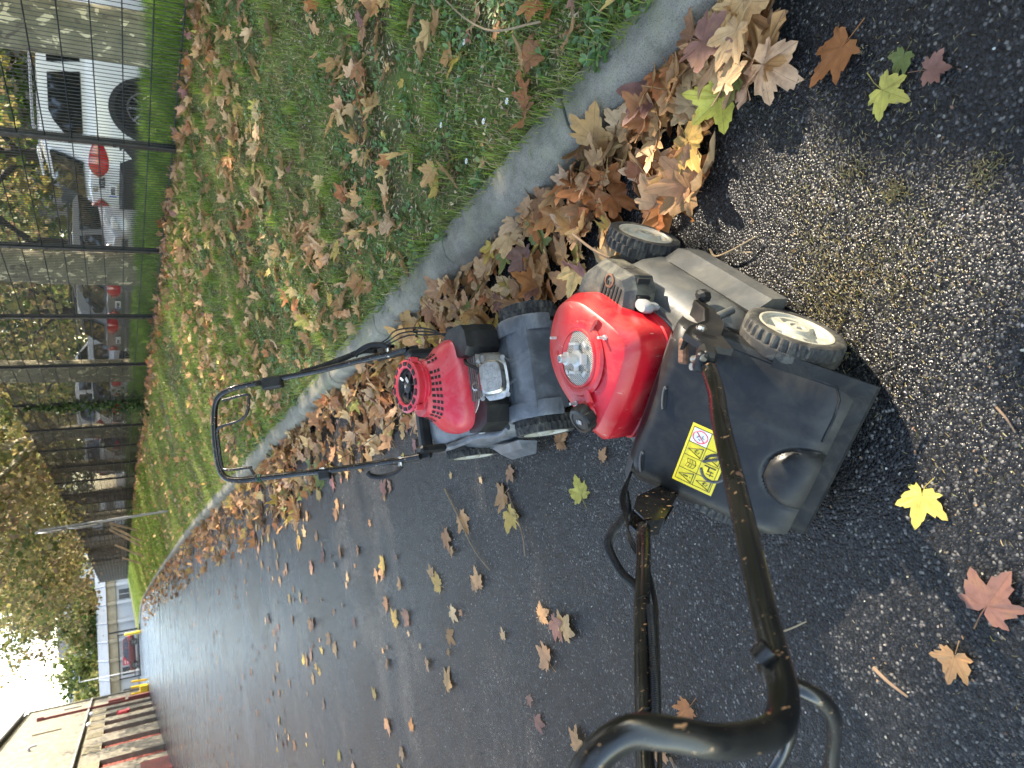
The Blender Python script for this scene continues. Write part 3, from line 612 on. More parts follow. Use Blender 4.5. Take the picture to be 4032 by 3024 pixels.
    MB().tube(lv, .0085, 10).build('drive_lever', 'black_paint', root, 60)
    lv = bez([(-.640, -.165, .80), (-.66, -.12, .755), (-.665, -.04, .715), (-.665, .04, .715), (-.655, .14, .76), (-.63, .175, .80)], 6)
    MB().tube(lv, .0075, 10).build('brake_lever', 'black_paint', root, 60)
    b = MB(); b.box((-.575, .205, .79), (.10, .045, .05), Matrix.Rotation(R(36), 3, 'Y'), bev=.006); b.build('throttle_box', 'grey_plastic', root, 30)
    # rope guide ring on the right tube
    c = Vector((-.315, -.165, .585)); b = MB(); b.tube([c + Vector((.016 * math.cos(a), .024 * math.sin(a), .012 * math.cos(a))) for a in [R(20 + k * 15) for k in range(23)]] + [Vector((-.335, -.200, .594))], .0024, 8); b.build('rope_guide', 'dull_steel', root, 60)
    b = MB(); bolt(b, (-.395, -.2175, .635), (0, -1, .2), .004, .004); b.build('guide_bolt', 'rusty_steel', root, 30)
    # cables and corrugated sleeves
    def sleeve(pts, r=.0085, pitch=.0045):
        P_ = bez(pts, 40); L = 0; rr = []; Q = []
        acc = 0; last = P_[0]
        for p in P_:
            acc += (p - last).length; last = p
            rr.append(r * (1 if (acc / pitch) % 1 < .5 else .80)); Q.append(p)
        return MB().tube(Q, r, 10, True, rr)
    sleeve([(.10, .238, .328), (.04, .240, .362), (.01, .240, .402), (-.02, .240, .448), (-.05, .240, .478), (-.09, .238, .494), (-.14, .237, .503), (-.18, .226, .506), (-.215, .212, .520)], .0098).build('cable_sleeve', 'black_plastic', root, 30)
    sleeve([(-.270, .188, .545), (-.34, .186, .592), (-.42, .184, .647), (-.485, .186, .694)], .0082).build('cable_sleeve', 'black_plastic', root, 30)
    for i, o_ in enumerate((0, .006, .012)):
        MB().tube(bez([(.20, .15 + o_, .235), (.15, .20 + o_, .28), (.08, .232, .345 + o_), (.0, .232, .392 + o_ * .4), (-.06, .240 - o_, .425), (-.15, .228 - o_, .452), (-.24, .222 - o_, .500), (-.30, .19, .55), (-.42, .183, .64), (-.55, .185 + o_, .735)], 8), .0026, 6).build('control_cable', 'black_rubber', root, 60)
    b = MB()
    for t in (-.243, -.45): MB().tube([Vector((t, .205, .5365 - (t + .243) * .70)) + Vector((.004 * math.sin(a) * .6, .0160 * math.cos(a), .0160 * math.sin(a))) for a in [R(k * 24) for k in range(16)]], .0016, 5, False).build('cable_tie', 'black_plastic', root, 60)
    return root
near_mower()
# ================================================================== FAR MOWER (faces the camera)
def far_mower():
    root = empty('lawn_mower', (.585, 2.67, 0), R(-92.5))
    tag(root, 'grey decked mower with red recoil starter and raised handle, standing beyond the nearest mower', 'lawn mower', 'old lawn mowers on the road')
    for s in (-1, 1):
        wheel(root, (.585, -.012 + .196 * s, .103), .103, .056, s, 30, 1); wheel(root, (0, -.012 + .205 * s, .108), .108, .050, s, 30, 1)
    # deck: flat front apron curving up to the engine plateau, flared over the wheels
    def fy(x): return .90 - .16 * sst(.46, .50, x)
    spec = [(.050, .46, .232, 7), (.075, .462, .236, 7), (.078, .455, .230, 7), (.13, .452, .226, 6), (.165, .44, .216, 5), (.19, .41, .198, 4.5), (.205, .36, .180, 4), (.212, .31, .165, 3.5), (.214, .22, .13, 3)]
    d = MB().loft([[(x - .02 * sst(.05, .2, z), y, z + .02 * (1 - sst(-.2, .1, x)) * (z > .1)) for x, y in sup(.235, -.012, a * .965, b, e, 80, fy)] for z, a, b, e in spec])
    deck = d.build('deck', 'deck_light', root, 34)
    for s in (-1, 1):   # arches over the front wheels and the ridge that runs back from them
        b = MB(); b.loft([[(.585 + r_ * math.cos(a), -.012 + s * y, .103 + r_ * math.sin(a)) for a in [R(-5 + k * 11) for k in range(18)]] for y, r_ in ((.12, .116), (.165, .120), (.174, .115), (.174, .109), (.12, .109))], False, False, False); b.build('wheel_arch', 'deck_light', deck, 40)
        b = MB(); b.tube(bez([(.48, s * .175 - .012, .19), (.40, s * .19 - .012, .185), (.25, s * .175 - .012, .20), (.05, s * .18 - .012, .215), (-.12, s * .175 - .012, .21)], 6), .014, 8, True, None, .6); b.build('deck_ridge', 'deck_light', deck, 60)
        b = MB(); b.tube(bez([(.655, s * .02 - .012, .19), (.58, s * .04 - .012, .21), (.50, s * .09 - .012, .216), (.44, s * .14 - .012, .210)], 6), .006, 8, True, None, .5); b.build('deck_ridge', 'deck_light', deck, 60)
    b = MB(); b.loft([[(.678, y - .012, .055) for y in (-.150, 0, .150)], [(.685, y - .012, .12) for y in (-.150, 0, .150)], [(.677, y - .012, .178) for y in (-.146, 0, .146)], [(.652, y - .012, .199) for y in (-.150, 0, .150)], [(.59, y - .012, .208) for y in (-.14, 0, .14)]], False, False, False); b.build('front_apron', 'deck_light', deck, 40)
    MB().loft([[(.20, -.24, .045), (.42, -.24, .045), (.42, -.232, .12), (.20, -.232, .12)], [(.22, -.285, .05), (.41, -.285, .05), (.40, -.262, .10), (.23, -.262, .10)]]).build('side_flap', 'deck_light', root, 30)
    b = MB(); b.cyl((.585, -.19, .103), (.585, .17, .103), .008); b.build('axle', 'black_plastic', root, 40)
    # rear hinge bar
    b = MB(); b.box((-.205, 0, .225), (.05, .40, .05), bev=.01); b.build('rear_bar', 'black_plastic', root, 30)
    # engine
    MB().loft([[(x, y, z) for x, y in sup(.37, 0, a, b_, 3, 36)] for z, a, b_ in ((.205, .16, .15), (.275, .16, .15), (.30, .15, .14))]).build('engine_block', 'cast_alloy', root, 35)
    O = outline([(.245, -.11), (.235, 0), (.245, .11), (.29, .162), (.38, .172), (.445, .155), (.472, .10), (.478, 0), (.472, -.10), (.445, -.155), (.38, -.172), (.29, -.162)], 60)
    def ring(k, z, sx=0): return [(.362 + (x - .37) * k + sx, y * k * .98 - .010, z) for x, y in O]
    sh = MB().loft([ring(.93, .288), ring(1.0, .292), ring(1.015, .305), ring(1.0, .325), ring(.965, .345), ring(.90, .362, -.004), ring(.80, .378, -.008), ring(.70, .395, -.012), ring(.62, .415, -.016), ring(.585, .436, -.018), ring(.575, .445, -.018)], False, True).build('engine_cover', 'red_shell', root, 40)
    # louvres round the neck
    for j, (k0, z0, k1, z1, sx) in enumerate(((.705, .394, .672, .402, -.012), (.664, .404, .638, .4125, -.014), (.630, .415, .604, .427, -.016))):
        A_, B_ = ring(k0 * 1.008, z0 + .002, sx), ring(k1 * 1.008, z1 + .002, sx)
        for i in range(0, 60, 2):
            t0, t1 = i, (i + 1) % 60
            def lp(a, b_, t): return tuple(a[q] * (1 - t) + b_[q] * t for q in range(3))
            p = [lp(A_[t0], A_[t1], .0), lp(A_[t0], A_[(t1 + 0) % 60], 1.25 if False else 1.0), B_[t1], B_[t0]]
            if i % 20 == 10: continue
            MB().add(p, [(0, 1, 2, 3)]).build('louvre', 'dark_gap', sh)
    # recoil starter cup, tilted a little, with its reel
    rc = Matrix.Translation((.335, 0, .440)) @ Matrix.Rotation(R(7), 4, 'Y')
    def TX(b): b.v = [tuple(rc @ Vector(p)) for p in b.v]; return b
    cup = TX(MB().lathe([(.086, 0), (.088, .010), (.086, .012), (.087, .022), (.085, .024), (.086, .034), (.090, .040), (.094, .052), (.088, .056), (.070, .059), (.066, .058), (.064, .052)], n=48)).build('recoil_cup', 'red_shell', root, 40)
    for k in range(14):
        a = 2 * math.pi * k / 14; m = Matrix.Rotation(a, 3, 'Z'); b = MB(); b.box(m @ Vector((.079, 0, .0588)), (.013, .022, .003), m); TX(b).build('cup_slot', 'dark_gap', cup)
    for a in (60, 180, 300):
        m = Matrix.Rotation(R(a), 3, 'Z'); b = MB(); p = m @ Vector((.096, 0, .046)); b.lathe([(.011, -.02), (.011, .008), (.005, .009), (.005, .0), (.001, .0)], p, 'z', 16); TX(b).build('cup_lug', 'red_shell', cup, 40)
    reel = TX(MB().lathe([(.064, .052), (.062, .046), (.056, .048), (.050, .040), (.026, .040), (.024, .050), (.012, .052), (.001, .052)], n=36)).build('reel', 'black_plastic', root, 40)
    for k in range(7): m = Matrix.Rotation(k * .897, 3, 'Z'); TX(MB().box(m @ Vector((.036, 0, .043)), (.020, .004, .008), m)).build('reel_rib', 'black_plastic', reel)
    b = MB().lathe([(.006, .05), (.006, .058), (.001, .059)], n=12); TX(b).build('reel_screw', 'bare_metal', reel, 40)
    b = MB(); b.box((.012, .020, .054), (.010, .022, .003), Matrix.Rotation(.6, 3, 'Z')); TX(b).build('reel_label', 'grey_plastic', reel)
    b = MB(); b.box((-.030, .033, .052), (.006, .020, .005), Matrix.Rotation(.9, 3, 'Z')); TX(b).build('reel_pawl', 'sticker_white', reel)
    b = MB(); b.box((.318, .098, .452), (.034, .020, .046), bev=.004); b.build('rope_outlet', 'black_plastic', root, 30)
    # side boxes: air filter (right), muffler cover (left), cylinder head in front
    q = [(.40, .072), (.53, .060), (.555, .085), (.55, .142), (.525, .172), (.42, .182), (.36, .16)]
    b = MB(); b.loft([[(x * .97 + .012, y, .215) for x, y in q], [(x, y, .24) for x, y in q], [(x, y, .300) for x, y in q], [(x * .985 + .006, y * .99, .308) for x, y in q], [(x * .985 + .006, y * .99, .330) for x, y in q], [(x * .95 + .024, y * .95 + .008, .342) for x, y in q]]); af = b.build('air_filter_box', 'black_plastic', root, 25)
    b = MB(); b.box((.53, .064, .285), (.02, .012, .045), bev=.003); b.build('filter_clip', 'black_rubber', af, 30)
    b = MB(); b.tube(bez([(.40, .16, .30), (.36, .195, .30), (.32, .21, .29)], 6), .014, 10); b.build('breather', 'black_rubber', af, 60)
    q = [(.41, -.082), (.548, -.085), (.558, -.12), (.535, -.175), (.47, -.200), (.39, -.190)]
    b = MB(); b.loft([[(x, y, .21) for x, y in q], [(x, y, .285) for x, y in q], [(x * .98 + .01, y * .97 - .004, .298) for x, y in q]]); b.build('muffler_cover', 'black_plastic', root, 25)
    b = MB(); b.box((.515, -.015, .255), (.09, .155, .085), bev=.008)
    for k in range(5): b.box((.475 + .016 * k, -.015, .30), (.005, .15, .02))
    hd = b.build('cylinder_head', 'cast_alloy', root, 30)
    tilt = Matrix.Translation((.572, -.030, .272)) @ Matrix.Rotation(R(48), 4, 'Y')
    b = MB(); b.loft([[(x, y, z) for x, y in sup(0, 0, a, c, 3.6, 40)] for z, a, c in ((-.02, .054, .076), (-.004, .054, .076), (-.002, .046, .060), (.018, .043, .057), (.025, .037, .050))]); b.v = [tuple(tilt @ Vector(p)) for p in b.v]; vc = b.build('valve_cover', 'bare_metal', hd, 35)
    # raised letters and the two bars that frame them
    me = textmesh('OHC', .038, .0015); me.materials.append(M['bare_metal']); lo = link('lettering', me, vc); lo.matrix_local = tilt @ Matrix.Translation((-.002, 0, .0262)) @ Matrix.Rotation(R(90), 4, 'Z')
    for x_ in (-.022, .020): bb = MB().box((x_, 0, .0262), (.0022, .072, .0025)); bb.v = [tuple(tilt @ Vector(p)) for p in bb.v]; bb.build('raised_bar', 'bare_metal', vc)
    for sx in (-1, 1):
        for sy in (-1, 1): bb = MB(); bolt(bb, (sx * .044, sy * .064, -.002), (0, 0, 1), .005, .006); bb.v = [tuple(tilt @ Vector(p)) for p in bb.v]; bb.build('cover_bolt', 'bare_metal', vc, 30)
    bb = MB().lathe([(.016, -.01), (.016, .004), (.010, .005), (.010, -.01), (.001, -.01)], (0, 0, 0), 'z', 20); bb.v = [tuple(Matrix.Translation((.508, -.045, .305)) @ Matrix.Rotation(R(30), 4, 'Y') @ Vector(p)) for p in bb.v]; bb.build('plug_socket', 'bare_metal', hd, 40)
    b = MB(); b.tube(bez([(.485, .055, .322), (.51, .035, .330), (.54, .015, .318), (.555, -.005, .300)], 6), .006, 8); b.build('plug_lead', 'black_rubber', hd, 60); MB().cyl((.550, .000, .312), (.566, -.014, .290), .011, .009, 12).build('plug_boot', 'black_rubber', hd, 40)
    b = MB(); b.box((.43, -.185, .268), (.030, .028, .010), Matrix.Rotation(R(20), 3, 'Y'), bev=.003); b.box((.415, -.172, .275), (.02, .012, .03)); b.build('choke_lever', 'grey_plastic', root, 30)
    # handle
    P_ = [(.02, .218, .345), (-.06, .218, .40), (-.12, .216, .47), (-.20, .214, .545), (-.30, .21, .645), (-.36, .205, .745), (-.44, .20, .86), (-.50, .195, .945), (-.545, .175, .992), (-.57, .13, 1.012)]
    path = bez(P_ + [(-.575, .04, 1.02), (-.575, -.04, 1.02)] + [(x, -y, z) for x, y, z in reversed(P_)], 6)
    MB().tube(path, .0128, 14).build('handle', 'black_paint', root, 60)
    for s in (-1, 1):
        b = MB(); b.box((-.045, s * .218, .365), (.20, .026, .022), Matrix.Rotation(R(36), 3, 'Y'), bev=.005); b.box((.03, s * .195, .30), (.07, .03, .11), bev=.008); br = b.build('handle_bracket', 'black_plastic', root, 30)
        b = MB(); b.cyl((-.06, s * .205, .40), (-.06, s * .245, .40), .010, n=10); b.build('clamp_screw', 'bare_metal', br, 30)
        hk = bez([(-.05, s * .245, .40), (-.07, s * .262, .42), (-.12, s * .272, .455), (-.17, s * .262, .485), (-.185, s * .245, .50)], 6); MB().tube(hk, .011, 8, True, None, .7).build('clamp_lever', 'black_plastic', br, 60)
    lv = bez([(-.44, -.205, .885), (-.455, -.16, .905), (-.46, -.15, .91), (-.52, -.145, .985), (-.545, -.12, 1.005), (-.548, 0, 1.012), (-.548, .02, 1.012), (-.53, .04, 1.0), (-.47, .05, .935), (-.445, .075, .905), (-.435, .13, .895), (-.445, .155, .90), (-.52, .15, .985)], 6)
    MB().tube(lv, .0062, 8).build('brake_lever', 'black_paint', root, 60)
    b = MB(); b.box((-.395, .190, .80), (.085, .050, .040), Matrix.Rotation(R(56), 3, 'Y'), bev=.006); th = b.build('throttle_box', 'black_plastic', root, 30)
    b = MB(); b.box((-.42, .192, .845), (.012, .016, .05), Matrix.Rotation(R(20), 3, 'Y'), bev=.003); b.build('throttle_lever', 'black_rubber', th, 30)
    b = MB(); b.box((-.300, -.228, .645), (.05, .035, .03), Matrix.Rotation(R(50), 3, 'Y'), bev=.005); gd = b.build('rope_guide', 'black_plastic', root, 30)
    MB().tube([Vector((-.275, -.20, .655)) + Vector((.014 * math.cos(a), 0, .014 * math.sin(a))) for a in [R(k * 24) for k in range(16)]], .0028, 6).build('guide_ring', 'bare_metal', gd, 60)
    def sleeve(pts, r, pitch):
        Q = bez(pts, 30); rr = []; acc = 0; last = Q[0]
        for p in Q: acc += (p - last).length; last = p; rr.append(r * (1 if (acc / pitch) % 1 < .5 else .8))
        return MB().tube(Q, r, 10, True, rr)
    sleeve([(-.12, .25, .43), (-.17, .262, .47), (-.235, .248, .535), (-.30, .236, .60), (-.345, .22, .69)], .013, .006).build('cable_sleeve', 'black_plastic', root, 30)
    for i in range(3):
        o_ = .012 * i
        MB().tube(bez([(.38, .18 - o_, .31), (.24, .215 + o_, .345), (.10, .25 + o_, .375 + o_ * 1.5), (-.06, .255 + o_ * .8, .41), (-.20, .250, .50), (-.34, .225 - o_ * .5, .68), (-.40, .20, .80)], 8), .0030, 6).build('control_cable', 'black_rubber', root, 60)
    MB().tube(bez([(.31, -.06, .46), (.15, -.10, .50), (-.05, -.15, .555), (-.275, -.20, .655)], 6), .0013, 5).build('starter_rope', 'black_rubber', root, 60)
    simple('green_wire', (.02, .10, .05), .5)
    for z_ in (0, .006, .012): MB().tube([Vector((-.445 - z_ * .5, -.199, .868 + z_)) + Vector((.010 * math.sin(a), .0150 * math.cos(a), .012 * math.sin(a))) for a in [R(k * 24) for k in range(16)]], .0016, 5, False).build('wire_tie', 'green_wire', root, 60)
    return root
far_mower()
# ------------------------------------------------------------------ mesh fence on top of the bank
simple('fence_steel', (.009, .011, .013), .42, var=.15, dirt=(.02, .02, .02), da=.3, spec=.35)
fence = empty('mesh_fence', (4.2, 6.94, 0)); tag(fence, 'dark grey welded mesh fence with square posts along the top of the bank', 'fence')
fence.location = (0, 0, 0)
py_ = [4.42, 6.94, 9.37, 11.82, 14.42, 17.24, 19.78, 22.43, 25.3, 28.1]
while py_[-1] < 74: py_.append(py_[-1] + 2.62)
posts = []
for i, y in enumerate(py_):
    x = float(fx(y)); z = float(lawn_z(np.array(x - .02), np.array(y))); posts.append((x, y, z))
    top = 3.13 if y < 45 else 3.13 - (y - 45) * .006
    b = MB().box((x, y, (z + top) / 2 - .06), (.06, .06, top - z + .12), bev=.006); p = b.build('post', 'fence_steel', fence, 30)
    MB().box((x, y, top + .006), (.066, .066, .012)).build('post_cap', 'fence_steel', p)
    if y < 24:
        for k in range(7): MB().box((x - .034, y, z + .22 + k * .36), (.010, .045, .03)).build('clip', 'fence_steel', p)
for a, c in zip(posts, posts[1:]):
    b = MB(); A_, C_ = Vector(a), Vector(c); d = (C_ - A_); L = d.length; u = d.normalized(); near = a[1] < 31
    rw = .0037 if near else .006; st_ = .05 if near else .10
    n = int((L - .06) / st_); z0 = .05; top = min(3.10, 3.10 if a[1] < 45 else 3.10 - (a[1] - 45) * .006)
    def bar(p, q, r_):
        w = Vector((1, 0, 0)) * r_; 
        t = (q - p).normalized().cross(Vector((1, 0, 0))).normalized() * r_; e = Vector((1, 0, 0)) * r_
        b.add([p + t, p + e, p - t, p - e, q + t, q + e, q - t, q - e], [(0, 1, 5, 4), (1, 2, 6, 5), (2, 3, 7, 6), (3, 0, 4, 7)])
    for k in range(n + 1):
        q = A_ + d * ((.035 + k * st_) / L); bar(Vector((q.x, q.y, q.z + z0)), Vector((q.x, q.y, top)), rw)
    nz = 12
    for k in range(nz):
        for o_ in ((-.006, .006) if near else (0,)):
            fz = k / (nz - 1); pa = A_ + u * .03; pc = C_ - u * .03
            za = (pa.z + z0 + .03) * (1 - fz) + (top - .02) * fz; zc = (pc.z + z0 + .03) * (1 - fz) + (top - .02) * fz
            bar(Vector((pa.x + o_, pa.y, za)), Vector((pc.x + o_, pc.y, zc)), rw * 1.25)
    b.build('mesh_panel', 'fence_steel', fence)
# ------------------------------------------------------------------ trees
def bark():
    m, nt, b = nodes_of('plane_bark'); c = worldco(nt)
    mp = N(nt, 'ShaderNodeMapping'); mp.inputs['Scale'].default_value = (1, 1, .6); nt.links.new(c, mp.inputs[0])
    v = noise(nt, 9, 3, .5, mp.outputs[0], 1.2); n2 = noise(nt, 5, 6, .65, c); n3 = noise(nt, 60, 5, .6, c)
    a = ramp(nt, n2.outputs[0], [(.3, (.13, .12, .070, 1)), (.5, (.20, .18, .11, 1)), (.7, (.28, .25, .16, 1))])
    f = ramp(nt, v.outputs[0], [(.59, g3(0)), (.605, g3(1))]); o = mixc(nt, f.outputs[0], a.outputs[0], (.62, .54, .34))
    f2 = ramp(nt, v.outputs[0], [(.33, g3(1)), (.36, g3(0))]); o = mixc(nt, f2.outputs[0], o, (.11, .09, .06))
    nt.links.new(o, b.inputs['Base Color']); b.inputs['Roughness'].default_value = .8; bumpn(nt, b, v.outputs[0], .5, .02)
bark(); simple('dark_bark', (.05, .042, .03), .9, co='w', vs=8, bump=.3, bs=30)
PATCH = [((.60, 1.06), (-.10, .95))]
def sunlit_hole(P):
    """gap cut into the crowns to let the sun onto the near mower"""
    t = P[:, 2] / SUN.z; G = P[:, :2] - np.array([SUN.x, SUN.y])[None] * t[:, None]
    a = np.array(PATCH[0][0]); b_ = np.array(PATCH[0][1]); ab = b_ - a
    s = np.clip(((G - a) @ ab) / (ab @ ab), 0, 1); d = np.linalg.norm(G - (a + s[:, None] * ab), axis=1)
    return d
def leafcloud(C, S, tint, jz=0):
    """many small folded leaves, 2 triangles each; C centres (n,3), S sizes"""
    n = len(C); ax = rng.normal(size=(n, 3)); ax /= np.linalg.norm(ax, axis=1)[:, None]; o = rng.normal(size=(n, 3)); o[:, 2] -= .5
    bx = np.cross(ax, o); bx /= np.linalg.norm(bx, axis=1)[:, None] + 1e-9; nn = np.cross(ax, bx)
    S = S[:, None]; V = np.stack([C - ax * S * .5, C + bx * S * .45 + nn * S * .12, C + ax * S * .5, C - bx * S * .45 + nn * S * .12], 1)
    i = np.arange(n)[:, None] * 4; F = np.concatenate([i + np.array([[0, 1, 2]]), i + np.array([[0, 2, 3]])])
    return V.reshape(-1, 3), F, np.repeat(tint, 4, 0)
def limb(b, p, d, L, r, depth, tips, spread=.6, n=8):
    P_ = [p]; q = p.copy(); dd = d.copy(); m = 5
    for k in range(m): dd = (dd + Vector((random.gauss(0, .12), random.gauss(0, .12), random.gauss(.02, .09)))).normalized(); q = q + dd * (L / m); P_.append(q.copy())
    b.tube(P_, r, n, True, [r * (1 - .55 * k / m) for k in range(m + 1)]); tips.append(q)
    if depth:
        for k in range(random.choice((2, 3, 3))):
            t = random.uniform(.45, 1.0); i = min(m, int(t * m)); nd = (dd + Vector((random.gauss(0, spread), random.gauss(0, spread), random.gauss(.15, spread * .6)))).normalized()
            limb(b, P_[i], nd, L * random.uniform(.5, .75), r * .5, depth - 1, tips, spread, max(5, n - 2))
def plane_tree(x, y, z, r, hfork, cr, ch, top, label, leaves, cols, group=None, size=(.12, .22), bare=.0, cx=0, species='plane_bark', name='plane_tree'):
    t = empty(name, (x, y, z)); tag(t, label, 'tree', group)
    P_ = [Vector((0, 0, -.15)), Vector((0, 0, .0)), Vector((random.gauss(0, .02), random.gauss(0, .02), .35)), Vector((random.gauss(0, .05), random.gauss(0, .05), hfork * .5)), Vector((random.gauss(0, .1), random.gauss(0, .1), hfork))]
    b = MB(); b.tube(bez(P_, 6), r, 20, True, [r * (1.28 - .28 * min(1, k / 8)) * (1 - .18 * k / 24) for k in range(25)]); b.build('trunk', species, t, 60)
    b = MB(); tips = []
    for k in range(5):
        a = k * 1.2566 + random.uniform(-.3, .3); d = Vector((math.cos(a) + cx * .25, math.sin(a), random.uniform(.55, 1.1))).normalized(); limb(b, P_[-1] - Vector((0, 0, random.uniform(0, .8))), d, cr * random.uniform(.55, .8), r * .42, 2, tips)
    b.build('branches', species, t, 60)
    # crown: clumps gathered round the twig ends and through an uneven volume
    cz = (ch + top) / 2 - z; hz = (top - ch) / 2; K = 150; cen = []
    while len(cen) < K:
        v = np.array([random.gauss(0, 1) for _ in range(3)]); v /= np.linalg.norm(v); q = random.random() ** .42
        p = v * q * np.array([cr, cr, hz]) * (1 + .18 * math.sin(v[0] * 5 + x) * math.cos(v[1] * 4 + y)); cen.append(p + np.array([cx, 0, cz]))
    cen = np.array(cen + [np.array(q) for q in tips if q.z > 1.2]); per = int(leaves / len(cen)); n = per * len(cen)
    C = np.repeat(cen, per, 0) + rng.normal(0, 1, (n, 3)) * np.repeat(rng.uniform(.18, .48, len(cen)), per)[:, None] * np.array([1, 1, .8]) * cr / 4.5
    ct = np.repeat(pal(cols, len(cen), .22), per, 0); tint = np.clip(ct * rng.uniform(.75, 1.25, (n, 1)), 0, 1)
    W = C + np.array([x, y, z]); d = sunlit_hole(W); keep = (d > .25 + .26 * rng.random(n)) & (W[:, 2] > 2.3 - .6 * bare)  # leaves are cut away to shape the sun patch on the ground
    V, F, T = leafcloud(C[keep], rng.uniform(*size, keep.sum()), tint[keep]); o = link('crown', npmesh('crown', V, F, 'foliage', {'tint': T}), t)
    return t
AUT = [(.25, .24, .085), (.31, .27, .10), (.18, .19, .06), (.33, .26, .12), (.13, .15, .05), (.36, .29, .11), (.26, .19, .10)]
ty_ = [-5.2, .6, 6.72, 12.38, 18.3, 25.3, 31.2, 37.5, 44, 50.5, 57, 64]
names = ['plane tree behind the fence, its thick mottled trunk nearest the right edge', 'plane tree whose trunk stands between the pale van and the first grey hatchback', 'plane tree with pale flaking bark beside the fourth fence post',
         'plane tree with low forking limbs beyond the ivy covered post', 'plane tree with slender trunk where the fence gets dense', 'plane tree with arching dark branches above the round road signs', 'plane tree behind the leaning wooden stakes', 'yellowing plane tree with a crown reaching over the road', 'broad brown and yellow plane crown in front of the open sky', 'farthest plane tree of the row near the gate', '', '']
for i, y in enumerate(ty_):
    x = float(fx(y)) + 1.0; z = float(lawn_z(np.array(x), np.array(y)))
    k = i - 2; lab = names[k] if k >= 0 else ('plane tree beside the camera, out of the frame to the right' if i else 'plane tree behind the camera')
    far = y > 20
    plane_tree(x, y, z, [.27, .27, .27, .29, .29, .26, .25, .25, .24, .24, .24, .24][i], 3.3 if y < 20 else 2.6, (4.3 if y < 20 else 4.9) if y < 52 else 3.4, (4.8 if y < 16 else (3.0 if y < 28 else 2.6)) if y < 52 else 4.4, 10.0 if y < 20 else 8.3,
               lab or 'distant plane tree of the row beyond the gate end', (7500 if y < 5 else 3000) if not far else 7000, AUT, 'plane trees in a row behind the fence', (.20, .34) if y < 12 else (.14, .24), cx=-.6 if y < 40 else -2.2)  # crowns beside and behind the camera are thickened to shade the near ground

# second row: car park trees past the cars, two unseen ones added for shade
for i, (x, y, lab) in enumerate([(11.6, -3.5, 'unseen shade tree added in the car park behind the camera'), (11.9, 2.6, 'unseen shade tree added in the car park to the right'), (12.0, 8.6, 'car park tree beyond the white car, hidden by the near trunk'), (12.6, 14.8, 'car park tree with green yellow crown beyond the white car'),
        (12.2, 21.0, 'car park tree with dark trunk above the first grey hatchback'), (12.4, 27.4, 'car park tree with thin trunk beyond the second grey hatchback'), (12.4, 34.5, 'car park tree glowing yellow beyond the ivy covered post'), (12.4, 43, 'car park tree with sunlit yellow leaves behind the dense part of the fence'), (12.0, 52, 'small distant car park tree beyond the leaning stakes')]):
    plane_tree(x, y, .43, .2, 3.2, 4.4, 3.6 if y < 12 else 2.7, 11.5 if y < 20 else 8.6, lab, 8000 if y < 5 else 2600, AUT + [(.08, .13, .02), (.11, .15, .03)], 'trees in the car park', (.20, .34), species='dark_bark', name='car_park_tree')
# ------------------------------------------------------------------ parked cars (tail towards the fence)
def carpaint(name, col, rough=.25, metal=.0):
    m, nt, b = nodes_of(name); b.inputs['Base Color'].default_value = (*col, 1); b.inputs['Roughness'].default_value = rough; b.inputs['Metallic'].default_value = metal; b.inputs['Coat Weight'].default_value = .7; b.inputs['Coat Roughness'].default_value = .06
carpaint('paint_white', (.82, .82, .80)); carpaint('paint_silver', (.45, .45, .45), .35, .3); carpaint('paint_grey', (.20, .19, .18), .35, .4); carpaint('paint_dark', (.045, .045, .05), .3, .2); carpaint('paint_red', (.10, .012, .016)); carpaint('paint_blue', (.03, .06, .16))
def glassmat():
    m, nt, b = nodes_of('car_glass'); b.inputs['Base Color'].default_value = (.012, .014, .015, 1); b.inputs['Roughness'].default_value = .04; b.inputs['Specular IOR Level'].default_value = .9
glassmat()
def lamp_mat():
    m, nt, b = nodes_of('tail_lamp_red'); b.inputs['Base Color'].default_value = (.45, .008, .012, 1); b.inputs['Roughness'].default_value = .12; b.inputs['Coat Weight'].default_value = 1
lamp_mat(); simple('car_trim', (.02, .02, .021), .55); simple('plate_white', (.75, .75, .73), .5); simple('plate_ink', (.02, .02, .02), .6); simple('plate_blue', (.02, .06, .35), .5); simple('alloy', (.42, .42, .43), .3, metal=.9)
